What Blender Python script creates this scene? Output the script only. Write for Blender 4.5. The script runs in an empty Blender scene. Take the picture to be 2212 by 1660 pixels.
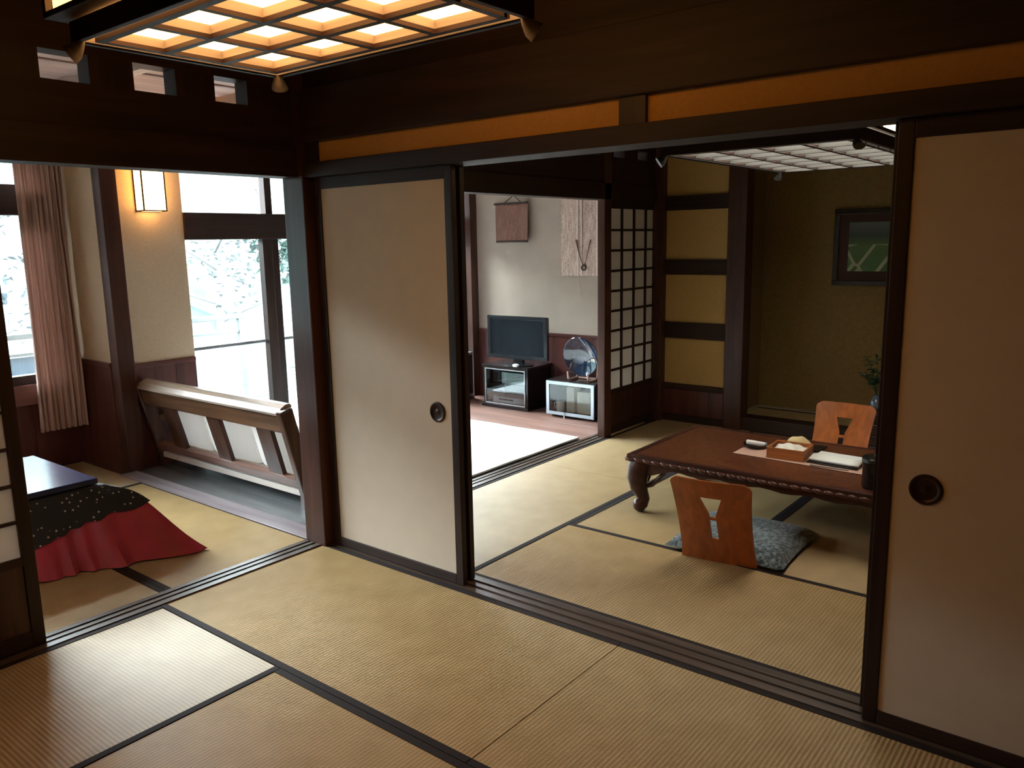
import bpy, bmesh, math, random
from mathutils import Vector, Matrix
random.seed(7)
C = bpy.context.scene.collection
SC = bpy.context.scene

# ------------------------------------------------------------------ camera
F_PX, YAW, PITCH, ROLL = 1731.555, 0.67344555, 0.175845, -0.01898554
cam_d = bpy.data.cameras.new('camera'); cam = bpy.data.objects.new('camera', cam_d); C.objects.link(cam)
cam_d.sensor_fit = 'HORIZONTAL'; cam_d.sensor_width = 36.0; cam_d.lens = 36.0 * F_PX / 2212.0
cam_d.clip_start = 0.02; cam_d.clip_end = 300
cy, sy, cp, sp = math.cos(YAW), math.sin(YAW), math.cos(PITCH), math.sin(PITCH)
fw = Vector((-sy * cp, cy * cp, -sp)); rt = Vector((cy, sy, 0)); up = rt.cross(fw)
cr, sr = math.cos(ROLL), math.sin(ROLL)
rt2 = cr * rt + sr * up; up2 = -sr * rt + cr * up
M = Matrix((rt2, up2, -fw)).transposed().to_4x4(); M.translation = (0, 0, 1.5)
cam.matrix_world = M
SC.camera = cam

# ------------------------------------------------------------------ world, exposure
SKY_STRENGTH = 92.0
LAMP_A = 9.0      # paper under the near lamp
LAMP_A_SIDE = 6.0
LAMP_C = 7.5       # paper under the far lamp
LAMP_C_SIDE = 4.0
SCONCE = 12.0
w = bpy.data.worlds.new('overcast_sky'); SC.world = w; w.use_nodes = True
bg = w.node_tree.nodes['Background']
bg.inputs[0].default_value = (0.88, 0.95, 1.0, 1); bg.inputs[1].default_value = SKY_STRENGTH
SC.view_settings.view_transform = 'Standard'; SC.view_settings.look = 'None'
SC.view_settings.gamma = 1.0; SC.view_settings.use_curve_mapping = False
SC.view_settings.exposure = 0.0
SC.cycles.use_denoising = True
SC.cycles.max_bounces = 10; SC.cycles.diffuse_bounces = 6; SC.cycles.transparent_max_bounces = 12
SC.cycles.sample_clamp_indirect = 0.0

def portal(name, x, y0, y1, z0, z1):      # window portals: only guide the sampling of the sky through the real windows
    d = bpy.data.lights.new(name, 'AREA'); d.shape = 'RECTANGLE'; d.size = y1 - y0; d.size_y = z1 - z0
    d.cycles.is_portal = True
    o = bpy.data.objects.new(name, d); C.objects.link(o)
    o.matrix_world = Matrix.Translation((x, (y0 + y1) / 2, (z0 + z1) / 2)) @ Matrix(((0, 0, -1), (1, 0, 0), (0, 1, 0))).to_4x4()
portal('veranda_window_portal', -5.44, 3.05, 5.9, 0.05, 2.3)
portal('sunroom_window_portal', -6.03, -0.55, 2.36, 0.6, 2.2)

# ------------------------------------------------------------------ materials
MATS = {}
def mat(name, col, rough=0.5, spec=0.5, metal=0.0, noise=None, grain=None, bump=0.0, emit=None, coat=0.0, sheen=0.0, trans=0.0):
    """noise=(scale, amount); grain='x'|'y'|'z' stretches the noise along that axis"""
    if name in MATS: return MATS[name]
    m = bpy.data.materials.new(name); m.use_nodes = True; nt = m.node_tree
    b = nt.nodes['Principled BSDF']
    b.inputs['Base Color'].default_value = (*col, 1); b.inputs['Roughness'].default_value = rough
    b.inputs['Metallic'].default_value = metal; b.inputs['Specular IOR Level'].default_value = spec
    b.inputs['Coat Weight'].default_value = coat; b.inputs['Sheen Weight'].default_value = sheen
    if trans: b.inputs['Transmission Weight'].default_value = trans
    if noise or bump:
        sc_, am = noise or (20, 0.0)
        tc = nt.nodes.new('ShaderNodeTexCoord'); mp = nt.nodes.new('ShaderNodeMapping')
        nz = nt.nodes.new('ShaderNodeTexNoise'); nz.inputs['Detail'].default_value = 4
        nz.inputs['Scale'].default_value = sc_
        if grain:
            s = {'x': (0.06, 1, 1), 'y': (1, 0.06, 1), 'z': (1, 1, 0.06)}[grain]
            mp.inputs['Scale'].default_value = s
            nz.inputs['Distortion'].default_value = 0.6
        nt.links.new(tc.outputs['Object'], mp.inputs[0]); nt.links.new(mp.outputs[0], nz.inputs['Vector'])
        if am:
            rp = nt.nodes.new('ShaderNodeValToRGB'); rp.color_ramp.elements[0].position = 0.3; rp.color_ramp.elements[1].position = 0.7
            rp.color_ramp.elements[0].color = (*[c * (1 - am) for c in col], 1)
            rp.color_ramp.elements[1].color = (*[min(1, c * (1 + am)) for c in col], 1)
            nt.links.new(nz.outputs['Fac'], rp.inputs[0]); nt.links.new(rp.outputs[0], b.inputs['Base Color'])
        if bump:
            bp = nt.nodes.new('ShaderNodeBump'); bp.inputs['Strength'].default_value = bump; bp.inputs['Distance'].default_value = 0.004
            nt.links.new(nz.outputs['Fac'], bp.inputs['Height']); nt.links.new(bp.outputs[0], b.inputs['Normal'])
    if emit:
        b.inputs['Emission Color'].default_value = (*emit[0], 1); b.inputs['Emission Strength'].default_value = emit[1]
    MATS[name] = m
    return m

DK = (0.024, 0.010, 0.0065)
def wood(ax, col=DK, key='dark', rough=0.5, am=0.45, scale=26, coat=0.0):
    return mat(f'{key}_wood_{ax}', col, rough, 0.3, noise=(scale, am), grain=ax, bump=0.12, coat=coat)
WX, WY, WZ = wood('x', rough=0.6), wood('y', rough=0.6), wood('z')
POST = wood('z', (0.060, 0.024, 0.017), 'post', 0.33, 0.4, 18)
RED = {a: wood(a, (0.085, 0.026, 0.021), 'wainscot', 0.35, 0.35, 14) for a in 'xyz'}
PINKX = wood('x', (0.22, 0.12, 0.095), 'floorboard', 0.35, 0.3, 16)
FLOORX = wood('x', (0.15, 0.155, 0.16), 'veranda_board', 0.22, 0.25, 16)
SILLX, SILLY = wood('x', (0.065, 0.042, 0.030), 'sill', 0.4, 0.5, 30), wood('y', (0.065, 0.042, 0.030), 'sill', 0.4, 0.5, 30)
CEILY = wood('y', (0.030, 0.013, 0.009), 'ceiling', 0.5, 0.4, 20)
LAMPWX, LAMPWY = wood('x', (0.26, 0.235, 0.20), 'lamplit', 0.7, 0.25, 40), wood('y', (0.26, 0.235, 0.20), 'lamplit', 0.6, 0.25, 40)
PALEX, PALEY = wood('x', (0.085, 0.085, 0.082), 'pale_lattice', 0.5, 0.15, 40), wood('y', (0.085, 0.085, 0.082), 'pale_lattice', 0.5, 0.15, 40)
BENCHX, BENCHZ = wood('x', (0.11, 0.055, 0.030), 'bench', 0.33, 0.5, 22), wood('z', (0.070, 0.033, 0.022), 'bench', 0.3, 0.4, 22)
CREAM = mat('cream_plaster', (0.50, 0.39, 0.27), 0.9, 0.2, noise=(60, 0.05), bump=0.15)
PAPERW = mat('white_wall_paper', (0.34, 0.275, 0.225), 0.9, 0.2, noise=(8, 0.04), bump=0.1)
OCHRE = mat('ochre_plaster_lamplit', (0.44, 0.22, 0.06), 0.92, 0.15, noise=(70, 0.06), bump=0.2)  # warm lamplight put into this more orange copy of the ochre
OCHRE2 = mat('ochre_plaster_plain', (0.47, 0.31, 0.115), 0.92, 0.15, noise=(70, 0.06), bump=0.2)  # same ochre plaster without the lamp's orange
OLIVE = mat('olive_plaster', (0.20, 0.135, 0.05), 0.95, 0.15, noise=(50, 0.10), bump=0.2)
FUSUMA = mat('fusuma_paper', (0.54, 0.45, 0.35), 0.75, 0.25, noise=(12, 0.03), bump=0.05)
LACQ = mat('black_lacquer', (0.012, 0.009, 0.009), 0.18, 0.5)
BLACK = mat('black_plastic', (0.010, 0.011, 0.014), 0.25, 0.5)
SCREEN = mat('dark_screen', (0.012, 0.016, 0.020), 0.10, 0.6)
HERI = mat('dark_cloth_border', (0.020, 0.013, 0.012), 0.85, 0.2, noise=(300, 0.3))
CORE = mat('straw_core', (0.35, 0.25, 0.11), 0.9, 0.1)
WHITEC = mat('white_cloth', (0.80, 0.79, 0.77), 0.9, 0.2, noise=(25, 0.05), bump=0.3)
GREYP = mat('grey_plastic', (0.20, 0.20, 0.23), 0.5, 0.4)
STEEL = mat('brushed_steel', (0.45, 0.45, 0.46), 0.35, 0.5, metal=1.0)
BRONZE = mat('dark_bronze', (0.035, 0.018, 0.012), 0.4, 0.5, metal=0.6)

def tatami_mat(ax):
    m = bpy.data.materials.new('tatami_weave_' + ax); m.use_nodes = True; nt = m.node_tree; b = nt.nodes['Principled BSDF']
    b.inputs['Roughness'].default_value = 0.50; b.inputs['Specular IOR Level'].default_value = 0.6
    b.inputs['Anisotropic'].default_value = 0.88          # rushes lie across the mat: the sheen spreads along it
    tg = nt.nodes.new('ShaderNodeCombineXYZ'); tg.inputs[0 if ax == 'x' else 1].default_value = 1.0
    nt.links.new(tg.outputs[0], b.inputs['Tangent'])
    tc = nt.nodes.new('ShaderNodeTexCoord')
    def wave(direction, scale, dist):
        wv = nt.nodes.new('ShaderNodeTexWave'); wv.wave_type = 'BANDS'; wv.bands_direction = direction
        wv.inputs['Scale'].default_value = scale; wv.inputs['Distortion'].default_value = dist; wv.inputs['Detail'].default_value = 1
        nt.links.new(tc.outputs['Object'], wv.inputs['Vector']); return wv
    a = wave('X' if ax == 'x' else 'Y', 22, 0.3)      # ribs across the mat
    c = wave('Y' if ax == 'x' else 'X', 60, 1.0)      # single rushes
    nz = nt.nodes.new('ShaderNodeTexNoise'); nz.inputs['Scale'].default_value = 7; nz.inputs['Detail'].default_value = 5
    nt.links.new(tc.outputs['Object'], nz.inputs['Vector'])
    rp = nt.nodes.new('ShaderNodeValToRGB'); e = rp.color_ramp.elements
    e[0].position = 0.25; e[1].position = 0.75
    e[0].color = (0.345, 0.232, 0.100, 1); e[1].color = (0.43, 0.300, 0.142, 1)
    nt.links.new(nz.outputs['Fac'], rp.inputs[0])
    mx = nt.nodes.new('ShaderNodeMix'); mx.data_type = 'RGBA'; mx.blend_type = 'MULTIPLY'; mx.inputs[0].default_value = 0.28
    ad = nt.nodes.new('ShaderNodeMath'); ad.operation = 'MULTIPLY_ADD'; ad.inputs[1].default_value = 0.5
    nt.links.new(c.outputs['Fac'], ad.inputs[0]); nt.links.new(a.outputs['Fac'], ad.inputs[2])
    nt.links.new(rp.outputs[0], mx.inputs[6]); nt.links.new(ad.outputs[0], mx.inputs[7])
    nt.links.new(mx.outputs[2], b.inputs['Base Color'])
    bp = nt.nodes.new('ShaderNodeBump'); bp.inputs['Strength'].default_value = 0.35; bp.inputs['Distance'].default_value = 0.003
    nt.links.new(ad.outputs[0], bp.inputs['Height']); nt.links.new(bp.outputs[0], b.inputs['Normal'])
    return m
TAT = {a: tatami_mat(a) for a in 'xy'}

def glass_mat(name, tint=(0.93, 0.97, 0.97), refl=1.0):
    m = bpy.data.materials.new(name); m.use_nodes = True; nt = m.node_tree
    for n in list(nt.nodes):
        if n.type == 'BSDF_PRINCIPLED': nt.nodes.remove(n)
    out = nt.nodes['Material Output']
    tr = nt.nodes.new('ShaderNodeBsdfTransparent'); tr.inputs[0].default_value = (*tint, 1)
    gl = nt.nodes.new('ShaderNodeBsdfGlossy'); gl.inputs['Roughness'].default_value = 0.02
    fr = nt.nodes.new('ShaderNodeFresnel'); fr.inputs[0].default_value = 1.45
    ml = nt.nodes.new('ShaderNodeMath'); ml.operation = 'MULTIPLY'; ml.inputs[1].default_value = refl; ml.use_clamp = True
    mx = nt.nodes.new('ShaderNodeMixShader')
    nt.links.new(fr.outputs[0], ml.inputs[0]); nt.links.new(ml.outputs[0], mx.inputs[0])
    nt.links.new(tr.outputs[0], mx.inputs[1]); nt.links.new(gl.outputs[0], mx.inputs[2]); nt.links.new(mx.outputs[0], out.inputs[0])
    return m
GLASS = glass_mat('window_glass'); CABGLASS = glass_mat('cabinet_glass', (0.82, 0.9, 0.92), 2.0)

def paper_mat(name, col, trans):
    m = bpy.data.materials.new(name); m.use_nodes = True; nt = m.node_tree
    b = nt.nodes['Principled BSDF']; b.inputs['Base Color'].default_value = (*col, 1); b.inputs['Roughness'].default_value = 0.9
    tl = nt.nodes.new('ShaderNodeBsdfTranslucent'); tl.inputs[0].default_value = (*col, 1)
    nz = nt.nodes.new('ShaderNodeTexNoise'); nz.inputs['Scale'].default_value = 90
    bp = nt.nodes.new('ShaderNodeBump'); bp.inputs['Strength'].default_value = 0.1; bp.inputs['Distance'].default_value = 0.002
    nt.links.new(nz.outputs['Fac'], bp.inputs['Height']); nt.links.new(bp.outputs[0], b.inputs['Normal'])
    mx = nt.nodes.new('ShaderNodeMixShader'); mx.inputs[0].default_value = trans
    nt.links.new(b.outputs[0], mx.inputs[1]); nt.links.new(tl.outputs[0], mx.inputs[2])
    nt.links.new(mx.outputs[0], nt.nodes['Material Output'].inputs[0])
    return m
SHOJI = paper_mat('shoji_paper', (0.64, 0.60, 0.55), 0.22)
SKYPANE = paper_mat('sky_white_pane', (0.45, 0.46, 0.46), 0.8)  # frosting invented so the upper panes glow like bright sky
def emit_mat(name, col, s):
    return mat(name, (0.8, 0.75, 0.65), 0.8, emit=(col, s))
TCLOTH = paper_mat('translucent_white_cloth', (0.86, 0.85, 0.83), 0.5)
EM_A = emit_mat('lit_paper_warm', (1.0, 0.48, 0.17), LAMP_A)
EM_AS = emit_mat('lit_paper_amber', (1.0, 0.48, 0.10), LAMP_A_SIDE)
EM_C = emit_mat('lit_paper_pale', (1.0, 0.91, 0.76), LAMP_C)
EM_CS = emit_mat('lit_paper_cream', (1.0, 0.75, 0.40), LAMP_C_SIDE)
EM_S = emit_mat('lit_sconce_paper', (1.0, 0.50, 0.15), SCONCE)

# ------------------------------------------------------------------ mesh helpers
def box(bm, x0, x1, y0, y1, z0, z1, bev=0.0):
    v = [bm.verts.new(p) for p in ((x0, y0, z0), (x1, y0, z0), (x1, y1, z0), (x0, y1, z0), (x0, y0, z1), (x1, y0, z1), (x1, y1, z1), (x0, y1, z1))]
    f = [bm.faces.new([v[i] for i in q]) for q in ((0, 3, 2, 1), (4, 5, 6, 7), (0, 1, 5, 4), (1, 2, 6, 5), (2, 3, 7, 6), (3, 0, 4, 7))]
    if bev:
        bmesh.ops.bevel(bm, geom=list({e for ff in f for e in ff.edges}), offset=bev, segments=2, affect='EDGES', profile=0.6)
def obox(bm, c, ax, size, bev=0.0):
    """oriented box: centre c, axes ax (3 vectors), full sizes"""
    b2 = bmesh.new(); sx, sy_, sz = [s / 2 for s in size]
    box(b2, -sx, sx, -sy_, sy_, -sz, sz, bev)
    m = Matrix((ax[0], ax[1], ax[2])).transposed().to_4x4(); m.translation = c
    b2.transform(m); me = bpy.data.meshes.new('t'); b2.to_mesh(me); b2.free(); bm.from_mesh(me); bpy.data.meshes.remove(me)
def tube(bm, pts, rad, n=10, cap=True, sq=1.0):
    pts = [Vector(p) for p in pts]
    if not isinstance(rad, (list, tuple)): rad = [rad] * len(pts)
    rings = []; prev = None
    for i, p in enumerate(pts):
        t = (pts[min(i + 1, len(pts) - 1)] - pts[max(i - 1, 0)]).normalized()
        if prev is None:
            a = t.orthogonal().normalized()
        else:
            a = (prev - t * prev.dot(t)).normalized()
        prev = a; b = t.cross(a)
        rings.append([bm.verts.new(p + rad[i] * (math.cos(2 * math.pi * k / n) * a + sq * math.sin(2 * math.pi * k / n) * b)) for k in range(n)])
    for r0, r1 in zip(rings, rings[1:]):
        for k in range(n): bm.faces.new((r0[k], r0[(k + 1) % n], r1[(k + 1) % n], r1[k]))
    if cap: bm.faces.new(rings[0][::-1]); bm.faces.new(rings[-1])
def lathe(bm, prof, c=(0, 0, 0), n=24, ax='z', close=True):
    rings = []
    for r, h in prof:
        ring = []
        for k in range(n):
            a = 2 * math.pi * k / n; u, v = r * math.cos(a), r * math.sin(a)
            p = {'z': (u, v, h), 'y': (u, h, v), 'x': (h, u, v)}[ax]
            ring.append(bm.verts.new((c[0] + p[0], c[1] + p[1], c[2] + p[2])))
        rings.append(ring)
    for r0, r1 in zip(rings, rings[1:]):
        for k in range(n): bm.faces.new((r0[k], r0[(k + 1) % n], r1[(k + 1) % n], r1[k]))
    if close: bm.faces.new(rings[0][::-1]); bm.faces.new(rings[-1])
def grid(bm, fn, nu, nv, wrap=False):
    vs = [[bm.verts.new(fn(i / nu, j / nv)) for i in range(nu + (0 if wrap else 1))] for j in range(nv + 1)]
    n = len(vs[0])
    for j in range(nv):
        for i in range(nu):
            bm.faces.new((vs[j][i], vs[j][(i + 1) % n], vs[j + 1][(i + 1) % n], vs[j + 1][i]))
    return vs
def obj(name, bm, m, parent=None, smooth=False, loc=None, kind=None):
    bmesh.ops.recalc_face_normals(bm, faces=bm.faces)
    me = bpy.data.meshes.new(name); bm.to_mesh(me); bm.free(); me.materials.append(m)
    if smooth:
        for p in me.polygons: p.use_smooth = True
        try: me.set_sharp_from_angle(angle=math.radians(40))
        except Exception: pass
    o = bpy.data.objects.new(name, me); C.objects.link(o)
    if parent: o.parent = parent
    if loc: o.location = loc
    if kind: o['kind'] = kind
    return o
def B(name, m, *boxes, parent=None, bev=0.0, loc=None, kind=None):
    for b in boxes:                                            # one object per piece
        bm = bmesh.new(); box(bm, *b, bev=bev); o = obj(name, bm, m, parent, loc=loc, kind=kind)
    return o
def share(name, mesh, parent, loc, rot=None):
    o = bpy.data.objects.new(name, mesh); C.objects.link(o); o.parent = parent; o.location = loc
    if rot: o.rotation_euler = rot
    return o
def empty(name, loc=(0, 0, 0), rz=0.0, kind=None):
    o = bpy.data.objects.new(name, None); C.objects.link(o); o.location = loc; o.rotation_euler = (0, 0, rz); o.empty_display_size = 0.1
    if kind: o['kind'] = kind
    return o
def tag(o, label, cat, group=None):
    o['label'] = label; o['category'] = cat
    if group: o['group'] = group
    return o
def thing(name, label, cat, loc=(0, 0, 0), rz=0.0, group=None):
    return tag(empty(name, loc, rz), label, cat, group)
def part_label(o, t): o['label'] = t; return o
S = 'structure'

# ================================================================== SETTING
CEIL = 2.50
# ---- floors: sub-floor, tatami mats with cloth borders, veranda boards
floor = B('floor', CORE, (-6.0, 1.3, -2.1, 6.6, -0.14, -0.035), kind=S)
def tatami(x0, x1, y0, y1, long_, z=0.0, parent=None, hw=0.027):
    parent = parent or floor
    g = 0.0015; cx, cy_ = (x0 + x1) / 2, (y0 + y1) / 2
    o = B('tatami_mat', TAT[long_], (x0 + g - cx, x1 - g - cx, y0 + g - cy_, y1 - g - cy_, -0.035, 0), parent=parent, bev=0.002, loc=(cx, cy_, z))
    for s in (-1, 1):
        if long_ == 'x':
            e = s * ((y1 - y0) / 2 - g); b = (x0 + g - cx, x1 - g - cx, min(e, e - s * hw), max(e, e - s * hw), -0.03, 0.0022)
        else:
            e = s * ((x1 - x0) / 2 - g); b = (min(e, e - s * hw), max(e, e - s * hw), y0 + g - cy_, y1 - g - cy_, -0.03, 0.0022)
        B('cloth_border', HERI, b, parent=o)
    return o
# near room
for a in ((-3.18, -1.44, 1.553, 2.44, 'x'), (-1.44, 0.30, 1.553, 2.44, 'x'), (0.30, 1.17, 0.70, 2.44, 'y'),
          (-3.18, -2.33, -0.187, 1.553, 'y'), (-2.33, -0.59, 0.683, 1.553, 'x'), (-0.59, 0.30, -0.187, 1.553, 'y'),
          (-2.33, -0.59, -0.187, 0.683, 'x'), (0.30, 1.17, -1.04, 0.70, 'y'), (-3.18, -1.44, -1.04, -0.187, 'x'), (-1.44, 0.30, -1.04, -0.187, 'x'),
          (-3.18, -1.44, -1.90, -1.04, 'x'), (-1.44, 0.30, -1.90, -1.04, 'x'), (0.30, 1.17, -1.90, -1.04, 'y')):
    tatami(*a)
# table room
for a in ((-3.18, -2.33, 2.58, 4.27, 'y'), (-3.18, -2.33, 4.27, 5.96, 'y'), (-2.33, -0.59, 2.58, 3.41, 'x'), (-0.59, 1.15, 2.58, 3.41, 'x'),
          (-2.33, -1.46, 3.41, 5.11, 'y'), (-1.46, -0.59, 3.41, 5.11, 'y'), (-0.59, 0.28, 3.41, 5.11, 'y'), (0.28, 1.15, 3.41, 5.11, 'y'),
          (-2.33, -0.59, 5.11, 5.96, 'x'), (-0.59, 1.15, 5.11, 5.96, 'x')):
    tatami(*a)
# sunroom
for a in ((-5.01, -3.30, 1.65, 2.44, 'x'), (-5.01, -3.30, 0.80, 1.65, 'x'), (-5.94, -5.01, 0.74, 2.44, 'y'), (-5.94, -5.01, -0.95, 0.74, 'y'),
          (-5.01, -3.30, -0.05, 0.80, 'x'), (-5.01, -3.30, -0.95, -0.05, 'x')):
    tatami(*a)
# veranda boards, running along x
yb = 2.54
for k in range(13):
    y1 = yb + 0.187
    B('floor_board', FLOORX, (-5.36, -3.305, yb + 0.001, y1 - 0.001, -0.035, -0.004 - 0.0006 * (k % 3)), parent=floor, bev=0.0015)
    yb = y1
for k in range(5):
    y1 = yb + 0.197
    B('floor_board', PINKX, (-5.36, -3.305, yb + 0.001, y1 - 0.001, -0.035, 0.002 - 0.0006 * (k % 2)), parent=floor, bev=0.0015)
    yb = y1
B('edge_board', wood('x', (0.27, 0.23, 0.245), 'edge_board', 0.35, 0.25, 18), (-5.32, -3.305, 2.418, 2.538, -0.035, 0.006), parent=floor, bev=0.003)

# ---- sills with grooves
def sill(name, x0, x1, y0, y1, along, m):
    t = empty(name, kind=S)
    n = 5; w0 = (x1 - x0) if along == 'y' else (y1 - y0)
    ws = [0.24, 0.14, 0.2, 0.14, 0.28]; p = 0
    for i, wf in enumerate(ws):
        a, b = p * w0, (p + wf) * w0; p += wf
        z1 = 0.006 if i % 2 == 0 else 0.0005
        bx = (x0 + a, x0 + b, y0, y1, -0.035, z1) if along == 'y' else (x0, x1, y0 + a, y0 + b, -0.035, z1)
        B('sill_rail' if i % 2 == 0 else 'sill_groove', m, bx, parent=t)
    return t
sill('trim_1', -3.30, -3.18, -1.9, 2.405, 'y', SILLY)
sill('trim_2', -3.14, 1.17, 2.44, 2.58, 'x', SILLX)
sill('trim_3', -3.30, -3.18, 2.585, 5.20, 'y', SILLY)

# ---- wall_left : between near room and sunroom / table room and veranda (posts, lintel, panel with square vents)
wl = empty('wall_left', kind=S)
def post(par, x0, x1, y0, y1, z0=0.0, z1=CEIL, m=POST, bev=0.006, name='post'):
    return B(name, m, (x0, x1, y0, y1, z0, z1), parent=par, bev=bev)
post(wl, -3.30, -3.145, 2.408, 2.575, -0.035)
post(wl, -3.245, -3.18, 5.112, 5.205, -0.035)
post(wl, -3.30, -3.13, 5.90, 6.03, -0.035)
def vent_wall(par, y0, y1, holes, hz0, hz1, zlin, lin_h):
    x0, x1 = -3.285, -3.195
    B('lintel', WY, (-3.30, -3.18, y0, y1, zlin, zlin + lin_h), parent=par, bev=0.003)
    zb = zlin + lin_h
    B('upper_board', WY, (x0, x1, y0, y1, zb, hz0), parent=par)
    B('upper_board', WY, (x0, x1, y0, y1, hz1, CEIL), parent=par)
    p = y0
    for a, b in holes + [(y1, y1)]:
        if a > p: B('vent_post', WZ, (x0, x1, p, a, hz0, hz1), parent=par)
        p = b
H = [(1.325 - 0.347 * k, 1.50 - 0.347 * k) for k in range(5, 0, -1)] + [(1.325, 1.50), (1.67, 1.845), (2.02, 2.178)]
vent_wall(wl, -1.95, 2.41, H, 2.112, 2.216, 1.815, 0.14)
H2 = [(a, a + 0.15) for a in (3.19, 3.54, 3.89, 4.24, 4.58, 4.92, 5.26, 5.61)]
vent_wall(wl, 2.57, 5.93, H2, 2.10, 2.17, 1.79, 0.12)
B('plaster_panel', OCHRE, (-3.27, -3.21, -1.95, 0.22, -0.03, 1.815), parent=wl)
post(wl, -3.30, -3.17, 0.18, 0.30)

# ---- wall_right : between near room and table room (lintel, plaster band, upper beam)
wr = empty('wall_right', kind=S)
B('lintel', WX, (-3.146, 1.2, 2.42, 2.58, 1.812, 1.878), parent=wr, bev=0.003)
for x0, x1 in ((-3.06, -1.458), (-1.357, 0.62), (0.72, 1.2)):
    B('plaster_panel', OCHRE, (x0, x1, 2.446, 2.55, 1.878, 1.968), parent=wr)
for x0, x1 in ((-3.15, -3.06), (-1.458, -1.357), (0.62, 0.72)):
    B('strut', WZ, (x0, x1, 2.43, 2.57, 1.878, 1.968), parent=wr)
B('upper_beam', WX, (-3.15, 1.2, 2.41, 2.585, 1.968, 2.20), parent=wr, bev=0.004)
B('upper_board', WX, (-3.19, 1.2, 2.44, 2.56, 2.20, CEIL), parent=wr)
post(wr, 1.08, 1.2, 2.42, 2.58)

# ---- wall_back of the table room: ochre panels between dark rails, wainscot, alcove post
wb = empty('wall_back', kind=S)
YB = 5.96
for z0, z1 in ((0.318, 0.695), (0.828, 1.212), (1.332, 1.722), (1.835, 2.22)):
    B('plaster_panel', OCHRE2, (-3.145, -2.59, YB + 0.015, YB + 0.07, z0, z1), parent=wb)
for z0, z1 in ((0.27, 0.318), (0.695, 0.828), (1.212, 1.332), (1.722, 1.835), (2.22, 2.5)):
    B('cross_rail', WX, (-3.145, -2.585, YB - 0.005, YB + 0.07, z0, z1), parent=wb, bev=0.003)
for k in range(4):
    x0 = -3.145 + k * 0.14
    B('wainscot_board', RED['z'], (x0 + 0.001, x0 + 0.139, YB, YB + 0.05, 0.06, 0.27), parent=wb, bev=0.002)
B('skirting', WX, (-3.145, -2.585, YB - 0.012, YB + 0.05, 0.0, 0.06), parent=wb, bev=0.002)
post(wb, -2.59, -2.44, YB - 0.03, YB + 0.11, -0.035, name='alcove_post')
# alcove
wa = empty('wall_alcove', kind=S)
B('plaster_back', OLIVE, (-2.52, 1.2, 6.45, 6.52, 0.05, CEIL), parent=wa)
B('plaster_side', OLIVE, (-2.56, -2.50, YB + 0.10, 6.50, 0.05, CEIL), parent=wa)
B('plaster_cap', OLIVE, (-3.3, -2.5, 6.02, 6.08, 0.0, CEIL), parent=wa)
B('alcove_lintel', WX, (-2.45, 1.2, YB, YB + 0.09, 2.02, 2.20), parent=wa, bev=0.004)
B('plaster_upper', OLIVE, (-2.45, 1.2, YB + 0.02, YB + 0.07, 2.20, CEIL), parent=wa)
B('alcove_sill', WX, (-2.44, 1.2, YB - 0.01, YB + 0.095, -0.03, 0.104), parent=wa, bev=0.006)
B('alcove_border', mat('pale_straw_trim', (0.30, 0.25, 0.15), 0.8), (-2.50, 1.15, 6.395, 6.45, 0.08, 0.115), (-2.50, -2.47, 6.06, 6.40, 0.08, 0.115), parent=wa)
tatami(-2.47, -0.62, YB + 0.095, 6.395, 'x', z=0.103, parent=wa)
tatami(-0.62, 1.15, YB + 0.095, 6.395, 'x', z=0.103, parent=wa)

# ---- veranda end wall (behind the television)
wv = empty('wall_veranda', kind=S)
B('paper_panel', PAPERW, (-5.15, -3.30, 5.955, 6.03, 0.665, CEIL), parent=wv)
for k in range(6):
    x0 = -5.15 + k * 0.3085
    B('wainscot_board', RED['z'], (x0 + 0.001, x0 + 0.3075, 5.94, 6.0, 0.0, 0.64), parent=wv, bev=0.002)
B('wainscot_cap', RED['x'], (-5.15, -3.30, 5.935, 6.0, 0.64, 0.67), parent=wv, bev=0.003)
post(wv, -5.285, -5.15, 5.86, 6.0, -0.035)

# ---- wall_west: sconce wall, veranda window wall; pilaster; sunroom window wall
ww = empty('wall_west', kind=S)
XW = -5.38
B('plaster_panel', CREAM, (XW - 0.09, XW, 2.60, 3.07, 0.72, CEIL), parent=ww)
for k in range(3):
    y0 = 2.60 + k * 0.157
    B('wainscot_board', RED['z'], (XW - 0.09, XW + 0.008, y0 + 0.001, y0 + 0.156, -0.03, 0.70), parent=ww, bev=0.002)
B('wainscot_cap', RED['y'], (XW - 0.09, XW + 0.014, 2.60, 3.07, 0.695, 0.725), parent=ww, bev=0.003)
post(ww, -5.43, -5.32, 2.49, 2.60, -0.035)
B('plaster_pier', CREAM, (-5.97, -5.43, 2.50, 2.60, 0.74, CEIL), parent=ww)
for k in range(4):
    x0 = -5.97 + k * 0.135
    B('wainscot_board', RED['z'], (x0 + 0.001, x0 + 0.134, 2.485, 2.60, -0.03, 0.72), parent=ww, bev=0.002)
B('wainscot_cap', RED['x'], (-5.97, -5.43, 2.478, 2.60, 0.715, 0.745), parent=ww, bev=0.003)
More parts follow.
